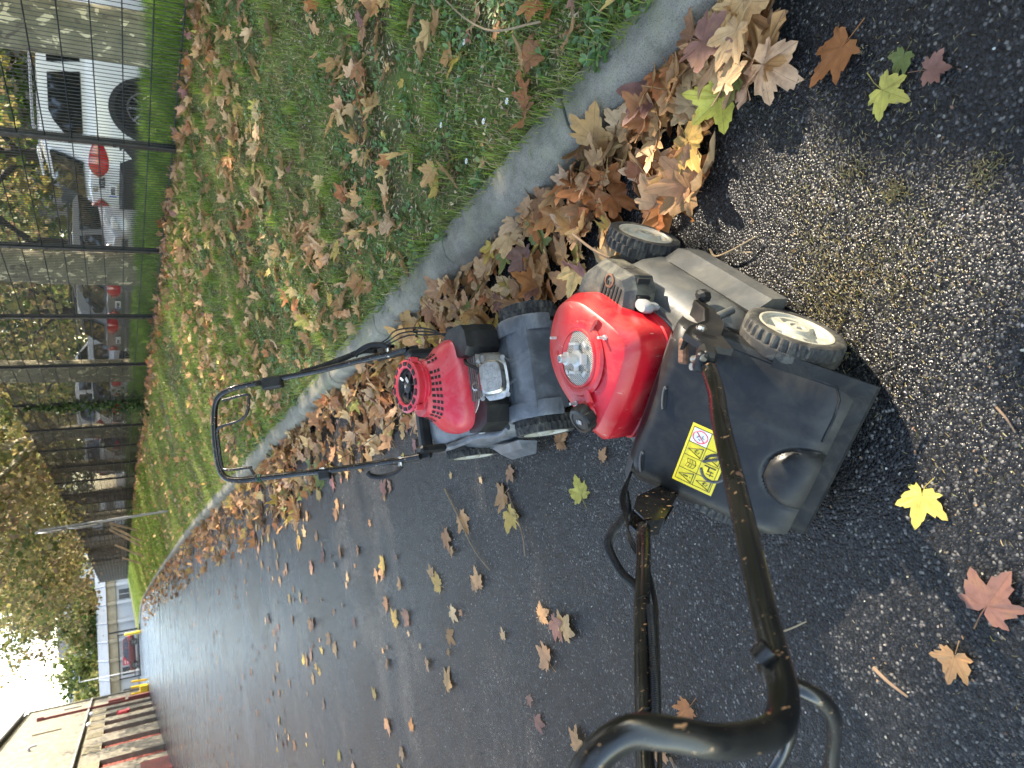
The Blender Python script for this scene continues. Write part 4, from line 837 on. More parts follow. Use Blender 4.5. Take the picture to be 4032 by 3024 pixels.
def car(name, loc, rz, paint, L, W, Hh, label, style='hatch', lamps=True, detail=True):
    """x forward from the tail, y left; loc = middle of the rear bumper on the ground"""
    t = empty(name, loc, rz); tag(t, label, 'car', 'cars parked behind the fence'); w = W / 2
    k = Hh / 1.5
    if style == 'van': rx, belt, gl = (.06, .28, L * .62, L * .80), 1.02 * k, .07
    elif style == 'suv': rx, belt, gl = (.05, .42, L * .52, L * .70), .98 * k, .10
    else: rx, belt, gl = (.08, .52, L * .50, L * .70), .93 * k, .09
    st = [(0.00, .95, .42, .95), (.03, .985, .32, .99), (.12, 1.0, .26, 1.0), (.5, 1.0, .22, 1.0), (L * .5, 1.0, .20, 1.0), (L * .70, 1.0, .20, .99), (L * .86, .97, .22, .90), (L * .95, .90, .26, .78), (L, .72, .36, .62)]
    rings = []
    for x, fw, z0, fb in st:
        h = w * fw; zb = z0 + (belt - z0) * fb if fb < 1 else belt
        rings.append([(x, -h * .90, z0), (x, -h * .98, z0 + .10), (x, -h, (z0 + zb) * .5), (x, -h * .985, zb - .10), (x, -h * .90, zb), (x, 0, zb + .03), (x, h * .90, zb), (x, h * .985, zb - .10), (x, h, (z0 + zb) * .5), (x, h * .98, z0 + .10), (x, h * .90, z0), (x, 0, z0)])
    body = MB().loft(rings).build('body', paint, t, 32)
    x0, x1, x2, x3 = rx; hb, ht = w * .93, w * .72; zt = Hh
    cab = []
    for x, z, h in ((x0, belt - .02, hb * .96), (x0 + (x1 - x0) * .5, (belt + zt) * .5, (hb + ht) / 2 * .98), (x1 - .10, zt - .07, ht * .97), (x1 + .12, zt - .015, ht), ((x1 + x2) / 2, zt, ht), (x2, zt - .03, ht * .97), (x3, belt + .01, hb * .94)):
        cab.append((x, z, h))
    rr_ = []
    for x, z, h in cab: rr_.append([(x, -h, z - .02), (x, -h * .8, z), (x, 0, z + .02), (x, h * .8, z), (x, h, z - .02)])
    c = MB(); c.loft(rr_, False, False, False)
    for s in (-1, 1):
        top = [(r_[0][0] if s < 0 else r_[4][0], (r_[0] if s < 0 else r_[4])[1], (r_[0] if s < 0 else r_[4])[2]) for r_ in rr_]
        bot = [(p[0], s * hb * .985, belt - .04) for p in top]; c.loft([top, bot], False, False, False)
    cabin = c.build('cabin', paint, t, 35)
    # glazing stands a few millimetres proud of the shell
    def panel(P_, nm, mat, par, th=.006):
        b = MB(); v = [Vector(p) for p in P_]; n = (v[1] - v[0]).cross(v[2] - v[0]).normalized(); cen = Vector((L * .45, 0, .8)); n = n if n.dot(v[0] - cen) > 0 else -n
        b.loft([[p - n * .02 for p in v], [p + n * th for p in v]]); return b.build(nm, mat, par, 20)
    za, zb_ = belt + .05, zt - .14
    def side(x, z, s): f = (z - belt) / (zt - belt); return (x, s * (hb * (1 - f) + ht * f + .004), z)
    def xr(z): f = (z - belt) / (zt - .05 - belt); return x0 + (x1 - .10 - x0) * f
    def xf(z): f = (z - belt) / (zt - .03 - belt); return x3 + (x2 - x3) * f
    wx = [xr(za) + .28, L * .30, L * .335, L * .52, L * .545]
    for s in (-1, 1):
        panel([side(wx[0] + .10, za, s), side(wx[1], za, s), side(wx[1], zb_, s), side(xr(zb_) + .50, zb_, s), side(xr(zb_) + .36, zb_ - .05, s), side(wx[0] + .02, (za + zb_) / 2 - .02, s), side(wx[0], za + .06, s)], 'side_window', 'car_glass', cabin)
        panel([side(wx[2], za, s), side(wx[3], za, s), side(min(wx[3], xf(zb_) - .12), zb_, s), side(wx[2], zb_, s)], 'side_window', 'car_glass', cabin)
        panel([side(wx[4], za, s), side(xf(za) - .22, za, s), side(xf(zb_) - .10, zb_, s), side(min(wx[4], xf(zb_) - .16), zb_, s)], 'side_window', 'car_glass', cabin)
    zr0, zr1 = belt + .06, zt - .13
    def rear(y, z): return (xr(z) - .012, y, z)
    panel([rear(-hb * .82, zr0), rear(hb * .82, zr0), rear(ht * .86, zr1), rear(-ht * .86, zr1)], 'rear_window', 'car_glass', cabin, .012)
    panel([(xf(belt + .08) + .02, -hb * .8, belt + .08), (xf(belt + .08) + .02, hb * .8, belt + .08), (xf(zt - .1) + .02, ht * .85, zt - .1), (xf(zt - .1) + .02, -ht * .85, zt - .1)], 'windscreen', 'car_glass', cabin, .012)
    # tail lamps wrap the corners, bumper, plate
    for s in (-1, 1):
        z0, z1 = (belt - .26, belt - .02) if style != 'van' else (belt - .35, belt + .1)
        zm = (z0 + z1) / 2 + .02; hh = (z1 - z0) / 2; stn = [(.40, 1.006, .03), (.30, 1.012, .45), (.16, 1.014, .85), (.06, 1.004, 1.0), (.005, .96, 1.0), (-.022, .86, .92), (-.028, .74, .72), (-.028, .62, .42), (-.026, .55, .10)]; rg = []
        for x_, f_, h_ in stn: rg.append([(x_, s * w * f_, zm - hh * h_), (x_ - .006, s * (w * f_ + .010), zm), (x_, s * w * f_, zm + hh * h_), (x_ + .05, s * w * f_ * .95, zm)])
        MB().loft(rg).build('tail_lamp', 'tail_lamp_red', t, 40)
    bm_ = MB(); bm_.loft([[(x, y, .28 if abs(y) < w * .9 else .30) for x, y in ((.30, -w * 1.004), (-.01, -w * .98), (-.055, -w * .7), (-.06, 0), (-.055, w * .7), (-.01, w * .98), (.30, w * 1.004))], [(x, y, (.56 if style != 'suv' else .68) + (.03 if abs(y) > w * .8 else 0)) for x, y in ((.32, -w * 1.004), (-.02, -w * .985), (-.07, -w * .7), (-.075, 0), (-.07, w * .7), (-.02, w * .985), (.32, w * 1.004))], [(x, y, .60 if style != 'suv' else .72) for x, y in ((.32, -w * .99), (.03, -w * .96), (-.01, -w * .7), (-.02, 0), (-.01, w * .7), (.03, w * .96), (.32, w * .99))]], False, False, False)
    bump = bm_.build('rear_bumper', 'car_trim' if style == 'suv' else paint, t, 30)
    pz = .74 if style != 'suv' else .80
    pl = MB().box((-.032, 0, pz), (.012, .50, .10)).build('number_plate', 'plate_white', t)
    MB().box((-.040, .235, pz), (.006, .03, .098)).build('plate_band', 'plate_blue', pl)
    for j, yy in enumerate((.15, .10, .02, -.03, -.08, -.15)): MB().box((-.040, yy, pz), (.006, .028, .055)).build('plate_mark', 'plate_ink', pl)
    rw = .33 if style != 'suv' else .355
    for x in (L * .185 + .03, L * .80):
        for s in (-1, 1):
            b = MB(); n = 22; ring = lambda r_, y: [(x + r_ * math.cos(math.pi * i / (n - 1)), y, rw + r_ * math.sin(math.pi * i / (n - 1)) * 1.0) for i in range(n)]
            b.loft([ring(rw + .11, s * w * .99), ring(rw + .105, s * (w * 1.0 + .012)), ring(rw + .035, s * (w * 1.0 + .012)), ring(rw + .03, s * w * .8)], False, False, False); ar = b.build('wheel_arch', 'car_trim' if style == 'suv' else paint, t, 30)
            b = MB(); b.loft([[(x, s * (w + .003), rw)] * 0 + [(x + (rw + .05) * math.cos(2 * math.pi * i / 28), s * (w + .004), rw + (rw + .05) * math.sin(2 * math.pi * i / 28)) for i in range(28)], [(x + (rw + .05) * math.cos(2 * math.pi * i / 28), s * (w - .05), rw + (rw + .05) * math.sin(2 * math.pi * i / 28)) for i in range(28)]]); b.build('arch_liner', 'dark_gap', ar, 30)
            ty = MB().lathe([(rw * .66, .03 * s), (rw * .70, .055 * s), (rw * .94, .05 * s), (rw, .02 * s), (rw, -.16 * s), (rw * .7, -.18 * s)], (x, s * (w - .022), rw), 'y', 32).build('tyre', 'black_rubber', t, 40)
            b = MB().lathe([(rw * .69, .052 * s), (rw * .64, .054 * s), (rw * .62, .0), (.02, .0)], (x, s * (w - .022), rw), 'y', 32)
            rim = b.build('rim', 'dark_gap', ty, 40)
            b = MB(); b.lathe([(rw * .70, .050 * s), (rw * .68, .060 * s), (rw * .63, .056 * s), (rw * .62, .04 * s)], (x, s * (w - .022), rw), 'y', 32); b.lathe([(rw * .16, .02 * s), (rw * .15, .05 * s), (.001, .05 * s)], (x, s * (w - .022), rw), 'y', 16)
            for q in range(8):
                a = q * math.pi / 4; m = Matrix.Rotation(a, 3, 'Y'); b.box(Vector((x, s * (w + .018), rw)) + m @ Vector((rw * .40, 0, 0)), (rw * .50, .016, .030), m)
            b.build('spokes', 'alloy', ty, 30)
    if detail:
        MB().box((.32, 0, Hh + .012), (.10, W * .52, .025), bev=.008).build('roof_spoiler', paint, t, 30); MB().box((x0 + .05, 0, belt - .02), (.04, W * .30, .035), bev=.008).build('tailgate_handle', 'car_trim', t, 30)
        for s in (-1, 1):
            b = MB(); b.box((L * .66, s * (w + .07), belt + .08), (.12, .18, .13), bev=.03); b.build('mirror', paint, t, 30)
            MB().tube(bez([(x1 + .15, s * ht * .92, Hh + .01), (x1 + .25, s * ht * .92, Hh + .05), (x2 - .15, s * ht * .92, Hh + .05), (x2, s * ht * .92, Hh - .01)], 5), .016, 8).build('roof_rail', 'car_trim' if style != 'suv' else 'alloy', t, 60)
    return t
zc = .435
suv = car('parked_car', (5.86, 10.93, zc), R(-9), 'paint_white', 4.32, 1.82, 1.66, 'white off-roader with grey wheel arches parked behind the nearest fence panels', 'suv')
me = textmesh('DUSTER', .115, .004); me.materials.append(M['plate_ink']); lo = link('lettering', me, suv); lo.matrix_local = Matrix.Translation((-.035, -.28, .93)) @ Matrix.Rotation(R(-90), 4, 'Z') @ Matrix.Rotation(R(90), 4, 'X')
MB().box((-.03, 0, 1.02), (.012, .16, .06), bev=.004).build('badge', 'alloy', suv, 30)
sv = car('parked_car', (10.45, 13.6, zc), R(178), 'paint_silver', 4.3, 1.80, 1.66, 'pale silver car facing the fence next to the white off-roader', 'hatch'); MB().lathe([(.001, 0), (.075, 0), (.085, .02), (.06, .024), (.05, .012), (.001, .012)], (4.22, 0, .84), 'x', 24).build('badge', 'alloy', sv, 40); MB().box((4.27, 0, .62), (.06, 1.1, .14), bev=.02).build('grille', 'car_trim', sv, 30)
for s_ in (-1, 1): MB().box((4.06, s_ * .62, .76), (.22, .34, .14), Matrix.Rotation(R(-18 * s_), 3, 'Z'), bev=.03).build('headlamp', 'plate_white', sv, 30)
car('parked_car', (6.1, 16.35, zc), R(-3), 'paint_grey', 4.0, 1.74, 1.50, 'grey hatchback parked beyond the second plane trunk', 'hatch')
car('parked_car', (6.2, 19.1, zc), R(2), 'paint_grey', 3.9, 1.70, 1.56, 'small grey hatchback with round red lamps between two plane trunks', 'hatch')
car('parked_car', (6.2, 24.0, zc), R(-2), 'paint_silver', 4.1, 1.75, 1.48, 'silver hatchback just before the ivy covered fence post', 'hatch', detail=False)
car('parked_car', (6.2, 27.8, zc), R(0), 'paint_dark', 4.2, 1.76, 1.50, 'dark hatchback just beyond the ivy covered fence post', 'hatch', detail=False)
car('parked_van', (6.6, 32.5, zc), R(0), 'paint_white', 4.9, 1.95, 2.15, 'tall white van beyond the parked hatchbacks', 'van', detail=False)
car('parked_car', (6.4, 35.6, zc), R(0), 'paint_dark', 4.1, 1.76, 1.48, 'dark car beside the tall white van', 'hatch', detail=False)
car('parked_van', (6.4, 41.0, zc), R(0), 'paint_white', 5.0, 1.95, 2.2, 'farthest white van behind the dense part of the fence', 'van', detail=False)
car('parked_car', (10.6, 6.2, zc), R(170), 'paint_blue', 4.1, 1.76, 1.5, 'dark blue car glimpsed right of the nearest plane trunk', 'hatch', detail=False)
# ------------------------------------------------------------------ long building on the left
def render_mat():
    m, nt, b = nodes_of('pale_render'); c = worldco(nt)
    mp = N(nt, 'ShaderNodeMapping'); mp.inputs['Scale'].default_value = (1, .5, 1.6); nt.links.new(c, mp.inputs[0])
    n1 = noise(nt, 2.2, 6, .7, mp.outputs[0]); n2 = noise(nt, 40, 3, .5, c)
    r = ramp(nt, n1.outputs[0], [(.28, (.12, .108, .078, 1)), (.5, (.18, .163, .122, 1)), (.72, (.25, .232, .185, 1))]); nt.links.new(r.outputs[0], b.inputs['Base Color']); b.inputs['Roughness'].default_value = .9; bumpn(nt, b, n2.outputs[0], .4, .01)
render_mat(); simple('brick_red', (.22, .055, .040), .85, var=.3, co='w', vs=6); simple('oxide_red', (.16, .025, .022), .5, co='w'); simple('cream', (.30, .265, .18), .8, co='w', vs=3); simple('grey_trim', (.22, .22, .21), .7, co='w'); simple('red_paint', (.5, .03, .04), .5)
simple('roof_grey', (.13, .145, .155), .5, co='w', vs=1.5, var=.15); simple('sand_stone', (.30, .245, .16), .85, co='w', vs=1.5, var=.2); simple('white_wall', (.45, .45, .44), .8, co='w', vs=.8, var=.06); simple('slate_dark', (.075, .078, .085), .7, co='w', vs=1); simple('yellow_paint', (.62, .42, .02), .45, co='w', dirt=(.25, .2, .1), da=.3, ds=6)
simple('gate_black', (.015, .016, .018), .5); simple('green_sign', (.02, .22, .10), .5); simple('glass_far', (.05, .06, .07), .1); simple('gutter_zinc', (.30, .31, .32), .4, metal=.5)
hall = empty('long_building', (-6.3, 20, 0)); tag(hall, 'long pale rendered building with red brick panels beside the road', 'building')
def H(b, nm, mat, sm=None): return b.build(nm, mat, hall, sm)
X0 = 0   # face plane, local x; y along the road from 20
panels = [(-1.2, .4), (3.6, 5.4), (8.2, 10.2), (12.0, 13.6), (16.4, 18.2), (21.0, 22.9), (25.4, 27.0), (28.4, 30.0), (31.6, 33.2), (34.6, 36.0)]
ycur = -12
for a, c in panels + [(43, 43)]:   # pilaster-like wall between the recessed brick panels
    if a > ycur: H(MB().box((-.2, (ycur + a) / 2, 1.24), (.4, a - ycur, 2.48)), 'wall_pier', 'pale_render')
    ycur = c
for a, c in panels:
    rows = MB().box((-.26, (a + c) / 2, 1.24), (.08, c - a, 2.48)); pn = H(rows, 'brick_panel', 'brick_red')
    if a > 14:
        for r_ in range(14): MB().box((-.214, (a + c) / 2, .09 + r_ * .17), (.016, c - a - .04, .12)).build('brick_course', 'brick_red', pn)
        cr_ = H(MB().box((-.06, (a + c) / 2, 2.86), (.05, c - a, .76)), 'cream_louvre', 'cream')
        for r_ in range(7): MB().box((-.028, a + (r_ + .5) * (c - a) / 7, 2.86), (.022, .10, .70)).build('louvre_slat', 'cream', cr_)
H(MB().box((-.22, 15.5, 2.98), (.30, 55, 1.0)), 'wall_band', 'pale_render')
H(MB().box((.02, 15.5, 3.47), (.20, 55.3, .10)), 'string_course', 'grey_trim')
H(MB().box((-.2, 15.5, 5.45), (.40, 55, 3.86)), 'upper_wall', 'pale_render')
H(MB().box((-5, 43.0, 3.6), (10.2, .30, 7.2)), 'end_wall', 'pale_render')
b = MB(); b.prism([(.35, 7.38), (.35, 7.50), (-5, 9.2), (-10, 7.5), (-10, 7.3), (-5, 9.0)], 'y', -12.2, 43.4); H(b, 'roof', 'roof_grey')
H(MB().tube([(.30, -12, 7.33), (.30, 43.4, 7.33)], .07, 8), 'gutter', 'gutter_zinc', 50)
H(MB().box((.07, 37.3, 3.0), (.16, .16, 6.0)), 'downpipe', 'oxide_red'); H(MB().box((.09, 37.3, 6.1), (.26, .34, .36)), 'pipe_hopper', 'oxide_red'); H(MB().box((.10, 37.6, .62), (.30, .7, 1.24)), 'pipe_casing', 'oxide_red'); H(MB().box((.08, 38.6, 1.9), (.2, .5, 1.0)), 'meter_box', 'oxide_red')
H(MB().box((.06, 32.0, 1.55), (.14, 1.1, .62), bev=.12), 'red_hose_box', 'red_paint', 40); H(MB().box((.05, 13.6, .5), (.10, 2.6, 1.0)), 'red_plinth', 'oxide_red')
H(MB().tube([(.05, 31.0, 4.6), (.05, 31.0, 6.0)], .05, 8), 'vent_pipe', 'cream', 50); H(MB().tube(bez([(.0, 25.5, 5.6), (.15, 25.5, 5.65), (.22, 25.5, 5.5), (.22, 25.5, 5.3)], 5), .06, 8), 'vent_elbow', 'grey_plastic', 50)
H(MB().tube([(.05, 40.2, 4.0), (.05, 40.2, 5.0)], .05, 8), 'vent_pipe', 'grey_trim', 50)
for y in (29.4, 33.9): H(MB().lathe([(.11, 0), (.13, .08), (.10, .16), (.02, .2)], (.12, y, 3.15), 'z', 14, True, True), 'wall_lamp', 'sticker_white', 50)
# yellow guard rails and corner blocks at the gate
yb = empty('yellow_barrier', (-6.0, 59.5, 0)); tag(yb, 'yellow steel barrier with two tubes at the far corner of the long building', 'barrier')
MB().box((-.2, 0, .26), (1.0, .9, .52), bev=.04).build('base', 'yellow_paint', yb, 30)
for o_ in (-.15, .28): MB().cyl((o_, -.1, .1), (o_, -.1, 1.05), .085, n=12).build('tube', 'yellow_paint', yb, 50)
MB().tube(bez([(.55, .3, .02), (.60, .3, .5), (.62, .3, 1.0)], 4), .075, 10).build('tube', 'yellow_paint', yb, 50)
yp = MB(); yp.lathe([(.13, 0), (.13, 1.16), (.10, 1.22), (.02, 1.24)], n=16, cap0=True, cap1=True); o = yp.build('yellow_bollard', 'yellow_paint', None, 50, (-2.75, 75.2, .02)); tag(o, 'yellow bollard at the hinge side of the black gate', 'bollard')
gate = empty('sliding_gate', (-4.6, 76.2, .06)); tag(gate, 'wide black barred gate closing the far end of the road', 'gate')
MB().box((0, 0, .10), (3.7, .08, .10)).build('bottom_rail', 'gate_black', gate); MB().box((0, 0, 1.66), (3.7, .06, .06)).build('top_rail', 'gate_black', gate); MB().box((0, 0, .5), (3.7, .05, .05)).build('middle_rail', 'gate_black', gate)
for k in range(31): MB().cyl((-1.83 + k * .122, 0, .1), (-1.83 + k * .122, 0, 1.68), .012, n=5).build('gate_bar', 'gate_black', gate)
for k in (-1.85, 1.85): MB().box((k, 0, .88), (.10, .10, 1.72)).build('gate_stile', 'gate_black', gate)
gp = empty('gate_post', (-2.45, 76.2, 0)); MB().box((0, 0, 1.2), (.14, .14, 2.4)).build('shaft', 'gate_black', gp); MB().box((0, 0, 2.42), (.18, .18, .04)).build('cap', 'gate_black', gp); tag(gp, 'tall black steel post between the gate and the grass', 'post')
# red sign on the white wall behind the gate, stone fronted hall, roofs
st = empty('market_hall', (-2, 100, 0)); tag(st, 'low hall with sandstone pilasters, white wall and grey metal roof behind the gate', 'building')
MB().box((0, .4, .95), (26, .5, 1.9)).build('white_wall', 'white_wall', st); MB().box((0, .2, 2.36), (26, .7, .92)).build('stone_band', 'sand_stone', st)
for k in range(13): MB().box((-12.6 + k * 2.1, -.22, 2.36), (.42, .28, 1.0), bev=.05).build('stone_block', 'sand_stone', st, 30); MB().box((-12.6 + k * 2.1, -.1, .95), (.36, .2, 1.9)).build('pilaster', 'white_wall', st)
b = MB(); b.loft([[(-13.2, -.5, 2.86), (13.2, -.5, 2.86)], [(-13.2, 3.2, 4.0), (13.2, 3.2, 4.0)], [(-13.2, 7, 2.9), (13.2, 7, 2.9)]], False, False, False); rf = b.build('roof', 'roof_grey', st)
for k in range(13): MB().box((-12.6 + k * 2.1, 1.35, 3.46), (.10, 3.9, .07), Matrix.Rotation(math.atan2(1.14, 3.7), 3, 'X')).build('roof_seam', 'gutter_zinc', rf)
for x in (-8.2, -5.8, 3, 6.4): 
    w_ = MB().box((x, .12, 1.0), (1.1, .08, 1.1)).build('window', 'glass_far', st); MB().box((x, .09, .42), (1.25, .14, .08)).build('sill', 'sand_stone', w_); MB().box((x, .07, 1.0), (.06, .06, 1.1)).build('mullion', 'white_wall', w_)
sg = empty('red_sign', (-6.5, 99.2, 0)); tag(sg, 'red rectangular sign with two lines of white lettering behind the gate', 'sign')
MB().box((0, 0, 1.1), (.95, .06, .72)).build('panel', 'red_paint', sg)
for z_, n_ in ((1.24, 3), (1.0, 5)):
    for k in range(n_): MB().box((-.30 + k * .15, -.036, z_), (.11, .012, .09)).build('letter_mark', 'sticker_white', sg)
for x in (-.4, .4): MB().cyl((x, .08, 0), (x, .08, 1.45), .03, n=6).build('post', 'gutter_zinc', sg)
rc_ = car('parked_car', (-3.6, 95, 0.0), R(180), 'paint_red', 4.0, 1.7, 1.45, 'dark red car seen through the bars of the gate', 'hatch', detail=False); del rc_['group']
wb = empty('white_block', (6, 128, 0)); tag(wb, 'white flat roofed block with square windows above the market hall', 'building')
MB().box((2, 4, 4.4), (17, 8, 8.8)).build('wall', 'white_wall', wb); MB().box((2, 4, 8.95), (17.6, 8.6, .35)).build('parapet', 'grey_trim', wb)
for i in range(6):
    for z_ in (2.2, 5.2, 7.4): w_ = MB().box((-5.2 + i * 2.8, -.05, z_), (1.3, .12, 1.2)).build('window', 'grey_trim', wb); MB().box((-5.2 + i * 2.8, -.13, z_), (1.1, .06, 1.0)).build('pane', 'glass_far', w_)
cr = empty('pharmacy_cross', (-.25, 112, 0)); tag(cr, 'green and white cross sign on a thin pole by the white block', 'sign')
MB().box((0, 0, 3.1), (.95, .12, .95), bev=.02).build('panel', 'sticker_white', cr, 30); MB().box((0, -.08, 3.1), (.80, .06, .28)).build('cross_bar', 'green_sign', cr); MB().box((0, -.075, 3.1), (.28, .07, .80)).build('cross_bar', 'green_sign', cr)
for sx in (-1, 1):
    for sz in (-1, 1): MB().box((sx * .36, -.07, 3.1 + sz * .36), (.16, .04, .16)).build('corner_mark', 'green_sign', cr)
MB().cyl((0, .1, 0), (0, .1, 3.6), .06, n=8).build('pole', 'gutter_zinc', cr, 50)
dh = empty('slate_house', (-2.6, 134, 0)); tag(dh, 'house with a steep dark slate roof beyond the market hall', 'building')
MB().box((0, 4, 2.6), (9, 8, 5.2)).build('wall', 'white_wall', dh); b = MB(); b.prism([(-.6, 4.2), (4, 10.2), (8.6, 4.2)], 'x', -4.8, 4.2); b.build('roof', 'slate_dark', dh); MB().box((4.0, 4, 9.6), (.9, 1.0, 2.2)).build('chimney', 'cream', dh); MB().box((-4.4, 3, 7.2), (.35, 5, 5.0)).build('gable_wall', 'white_wall', dh)
fl = empty('flat_block', (-10.5, 132, 0)); tag(fl, 'pale flat block rising behind the market hall roof', 'building'); MB().box((0, 4, 4.2), (9, 8, 8.4)).build('wall', 'white_wall', fl); MB().box((0, 4, 8.5), (9.4, 8.4, .3)).build('parapet', 'grey_trim', fl)
for i in range(3):
    for z_ in (3.2, 5.4, 7.4): MB().box((-3 + i * 3, -.05, z_), (1.3, .12, 1.2)).build('window', 'glass_far', fl)
yh = empty('gabled_house', (-13.5, 88, 0)); tag(yh, 'small house with a pale gable just past the long building', 'building'); MB().box((0, 3, 2.6), (6, 6, 5.2)).build('wall', 'cream', yh); b = MB(); b.prism([(-3.4, 5.1), (0, 7.4), (3.4, 5.1)], 'y', -.4, 6.4); b.build('roof', 'brick_red', yh)
lp = empty('lamp_post', (-6.9, 88, 0)); tag(lp, 'slim pale lamp post rising behind the yellow barrier', 'lamp post'); MB().cyl((0, 0, 0), (-.0, 0, 5.3), .07, .04, 8).build('pole', 'white_wall', lp, 50); MB().box((.25, 0, 5.3), (.6, .14, .08)).build('lamp_head', 'gutter_zinc', lp)
# far trees and hedge line
G2 = [(.10, .13, .03), (.16, .17, .05), (.07, .10, .025), (.21, .20, .07)]
for x, y, c, top, lab in ((-7.6, 118, 4.2, 9.6, 'rounded green tree in front of the bright sky beyond the gate'), (-2.2, 108, 3.0, 8.2, 'loose olive tree beside the slate roof'), (.2, 106, 2.8, 6.4, 'olive tree leaning over the market hall roof'), (-11.5, 110, 3.0, 7.0, 'yellow green tree above the end of the long building'), (11, 112, 4, 9, 'dark tree standing behind the end of the mesh fence')):
    plane_tree(x, y, 0, .2, 2.6, c, 2.6, top, lab, 4200, G2, 'trees beyond the gate', (.3, .55), species='dark_bark', name='distant_tree')
for i, (x, y, w_, top) in enumerate(((17.5, 13, 3.6, 5.2), (19, 19.5, 4.2, 6.8), (18.5, 26.5, 4.2, 6.0), (20, 35, 5, 7.5), (19, 46, 5.5, 7.2), (16, 58, 5.5, 7.5), (18.5, 6, 3.6, 5.6), (14, 70, 5.5, 8))):
    plane_tree(x, y, .43, .16, 1.4, w_, .8, top, ['dense dark green shrub tree behind the white car', 'dark green tree mass above the pale van', 'bushy tree with yellow tips beyond the hatchbacks', 'tall bushy tree filling the gaps between fence posts', 'wide bushy tree beyond the far vans', 'hazy bushy tree beyond the dense fence', 'bushy tree beyond the car park at the right edge', 'last bushy tree along the car park'][i], 6000, [(.10, .15, .035), (.14, .19, .045), (.24, .24, .06), (.36, .30, .08), (.08, .12, .035)], 'bushy trees edging the car park', (.24, .42), species='dark_bark', name='bushy_tree', bare=2.5)
wt = empty('white_shed', (17, 24, .43)); tag(wt, 'long white flat shed wall behind the parked hatchbacks', 'building'); MB().box((0, 0, 1.6), (.3, 22, 3.2)).build('wall', 'white_wall', wt); MB().box((0, 0, 3.25), (.5, 22.4, .12)).build('coping', 'grey_trim', wt)
for k in range(5): MB().box((-.18, -8 + k * 4, 1.3), (.08, 1.8, 2.2)).build('shutter', 'roof_grey', wt)
ps = empty('pale_block', (26, 9, 0)); tag(ps, 'pale building right of the first plane trunk beyond the car park', 'building'); MB().box((4, 0, 5), (8, 12, 10)).build('wall', 'white_wall', ps)
for i in range(4):
    for z_ in (2.2, 5, 7.8): MB().box((-.05, -4.2 + i * 2.8, z_), (.12, 1.3, 1.5)).build('window', 'glass_far', ps)
MB().box((4, 0, 10.1), (8.4, 12.4, .3)).build('parapet', 'grey_trim', ps)
# ------------------------------------------------------------------ road signs on a pole, tree stakes, ivy post
simple('sign_back', (.30, .30, .30), .45, metal=.3)
sp = empty('round_road_sign', (2.02, 20.0, .26)); tag(sp, 'grey pole with two round road signs seen from behind on the lawn', 'sign')
MB().cyl((0, 0, -.1), (-.12, 0, 2.72), .032, n=10).build('pole', 'sign_back', sp, 50)
for z_ in (1.72, 2.36):
    d = MB().lathe([(.001, -.012), (.30, -.012), (.31, 0), (.30, .012), (.001, .012)], (0, 0, 0), 'y', 28); o = d.build('disc', 'sign_back', sp, 30, (-.10 - .03 * z_ + .02, -.05, z_ + .12), (0, 0, R(78)))
    MB().box((-.06 - .03 * z_, 0, z_ + .12), (.08, .08, .05)).build('bracket', 'sign_back', sp)
simple('stake_wood', (.36, .25, .15), .8, vs=8, var=.2)
for i, (x, y, dx, dz, lab) in enumerate(((2.95, 37, .55, 1.15, 'wooden stake leaning right, first of the five'), (2.35, 36.5, .95, 1.25, 'wooden stake leaning right, second of the five'), (2.2, 37.5, 1.05, 1.30, 'longest wooden stake of the leaning five'), (1.85, 39, .8, 1.2, 'wooden stake leaning right, fourth of the five'), (1.72, 43, .5, .9, 'short wooden stake farthest along the lawn'))):
    z = float(lawn_z(np.array(x), np.array(y))); b = MB().tube([(0, 0, -.1), (dx, .1, dz)], .045, 8); o = b.build('wooden_stake', 'stake_wood', None, 40, (x, y, z)); tag(o, lab, 'stake', 'stakes on the lawn')
iy = 17.24; ix = float(fx(iy)); C = []; 
for k in range(900):
    z = random.random() ** 1.3; C.append((ix + random.gauss(-.05, .10 * (1.3 - z)), iy + random.gauss(0, .12 * (1.3 - z)), .68 + z * 2.3))
V, F, T = leafcloud(np.array(C), rng.uniform(.05, .10, 900), pal([(.03, .06, .02), (.045, .08, .025), (.06, .10, .03)], 900)); o = link('ivy', npmesh('ivy', V, F, 'foliage', {'tint': T})); tag(o, 'dark green ivy climbing one of the fence posts', 'ivy')
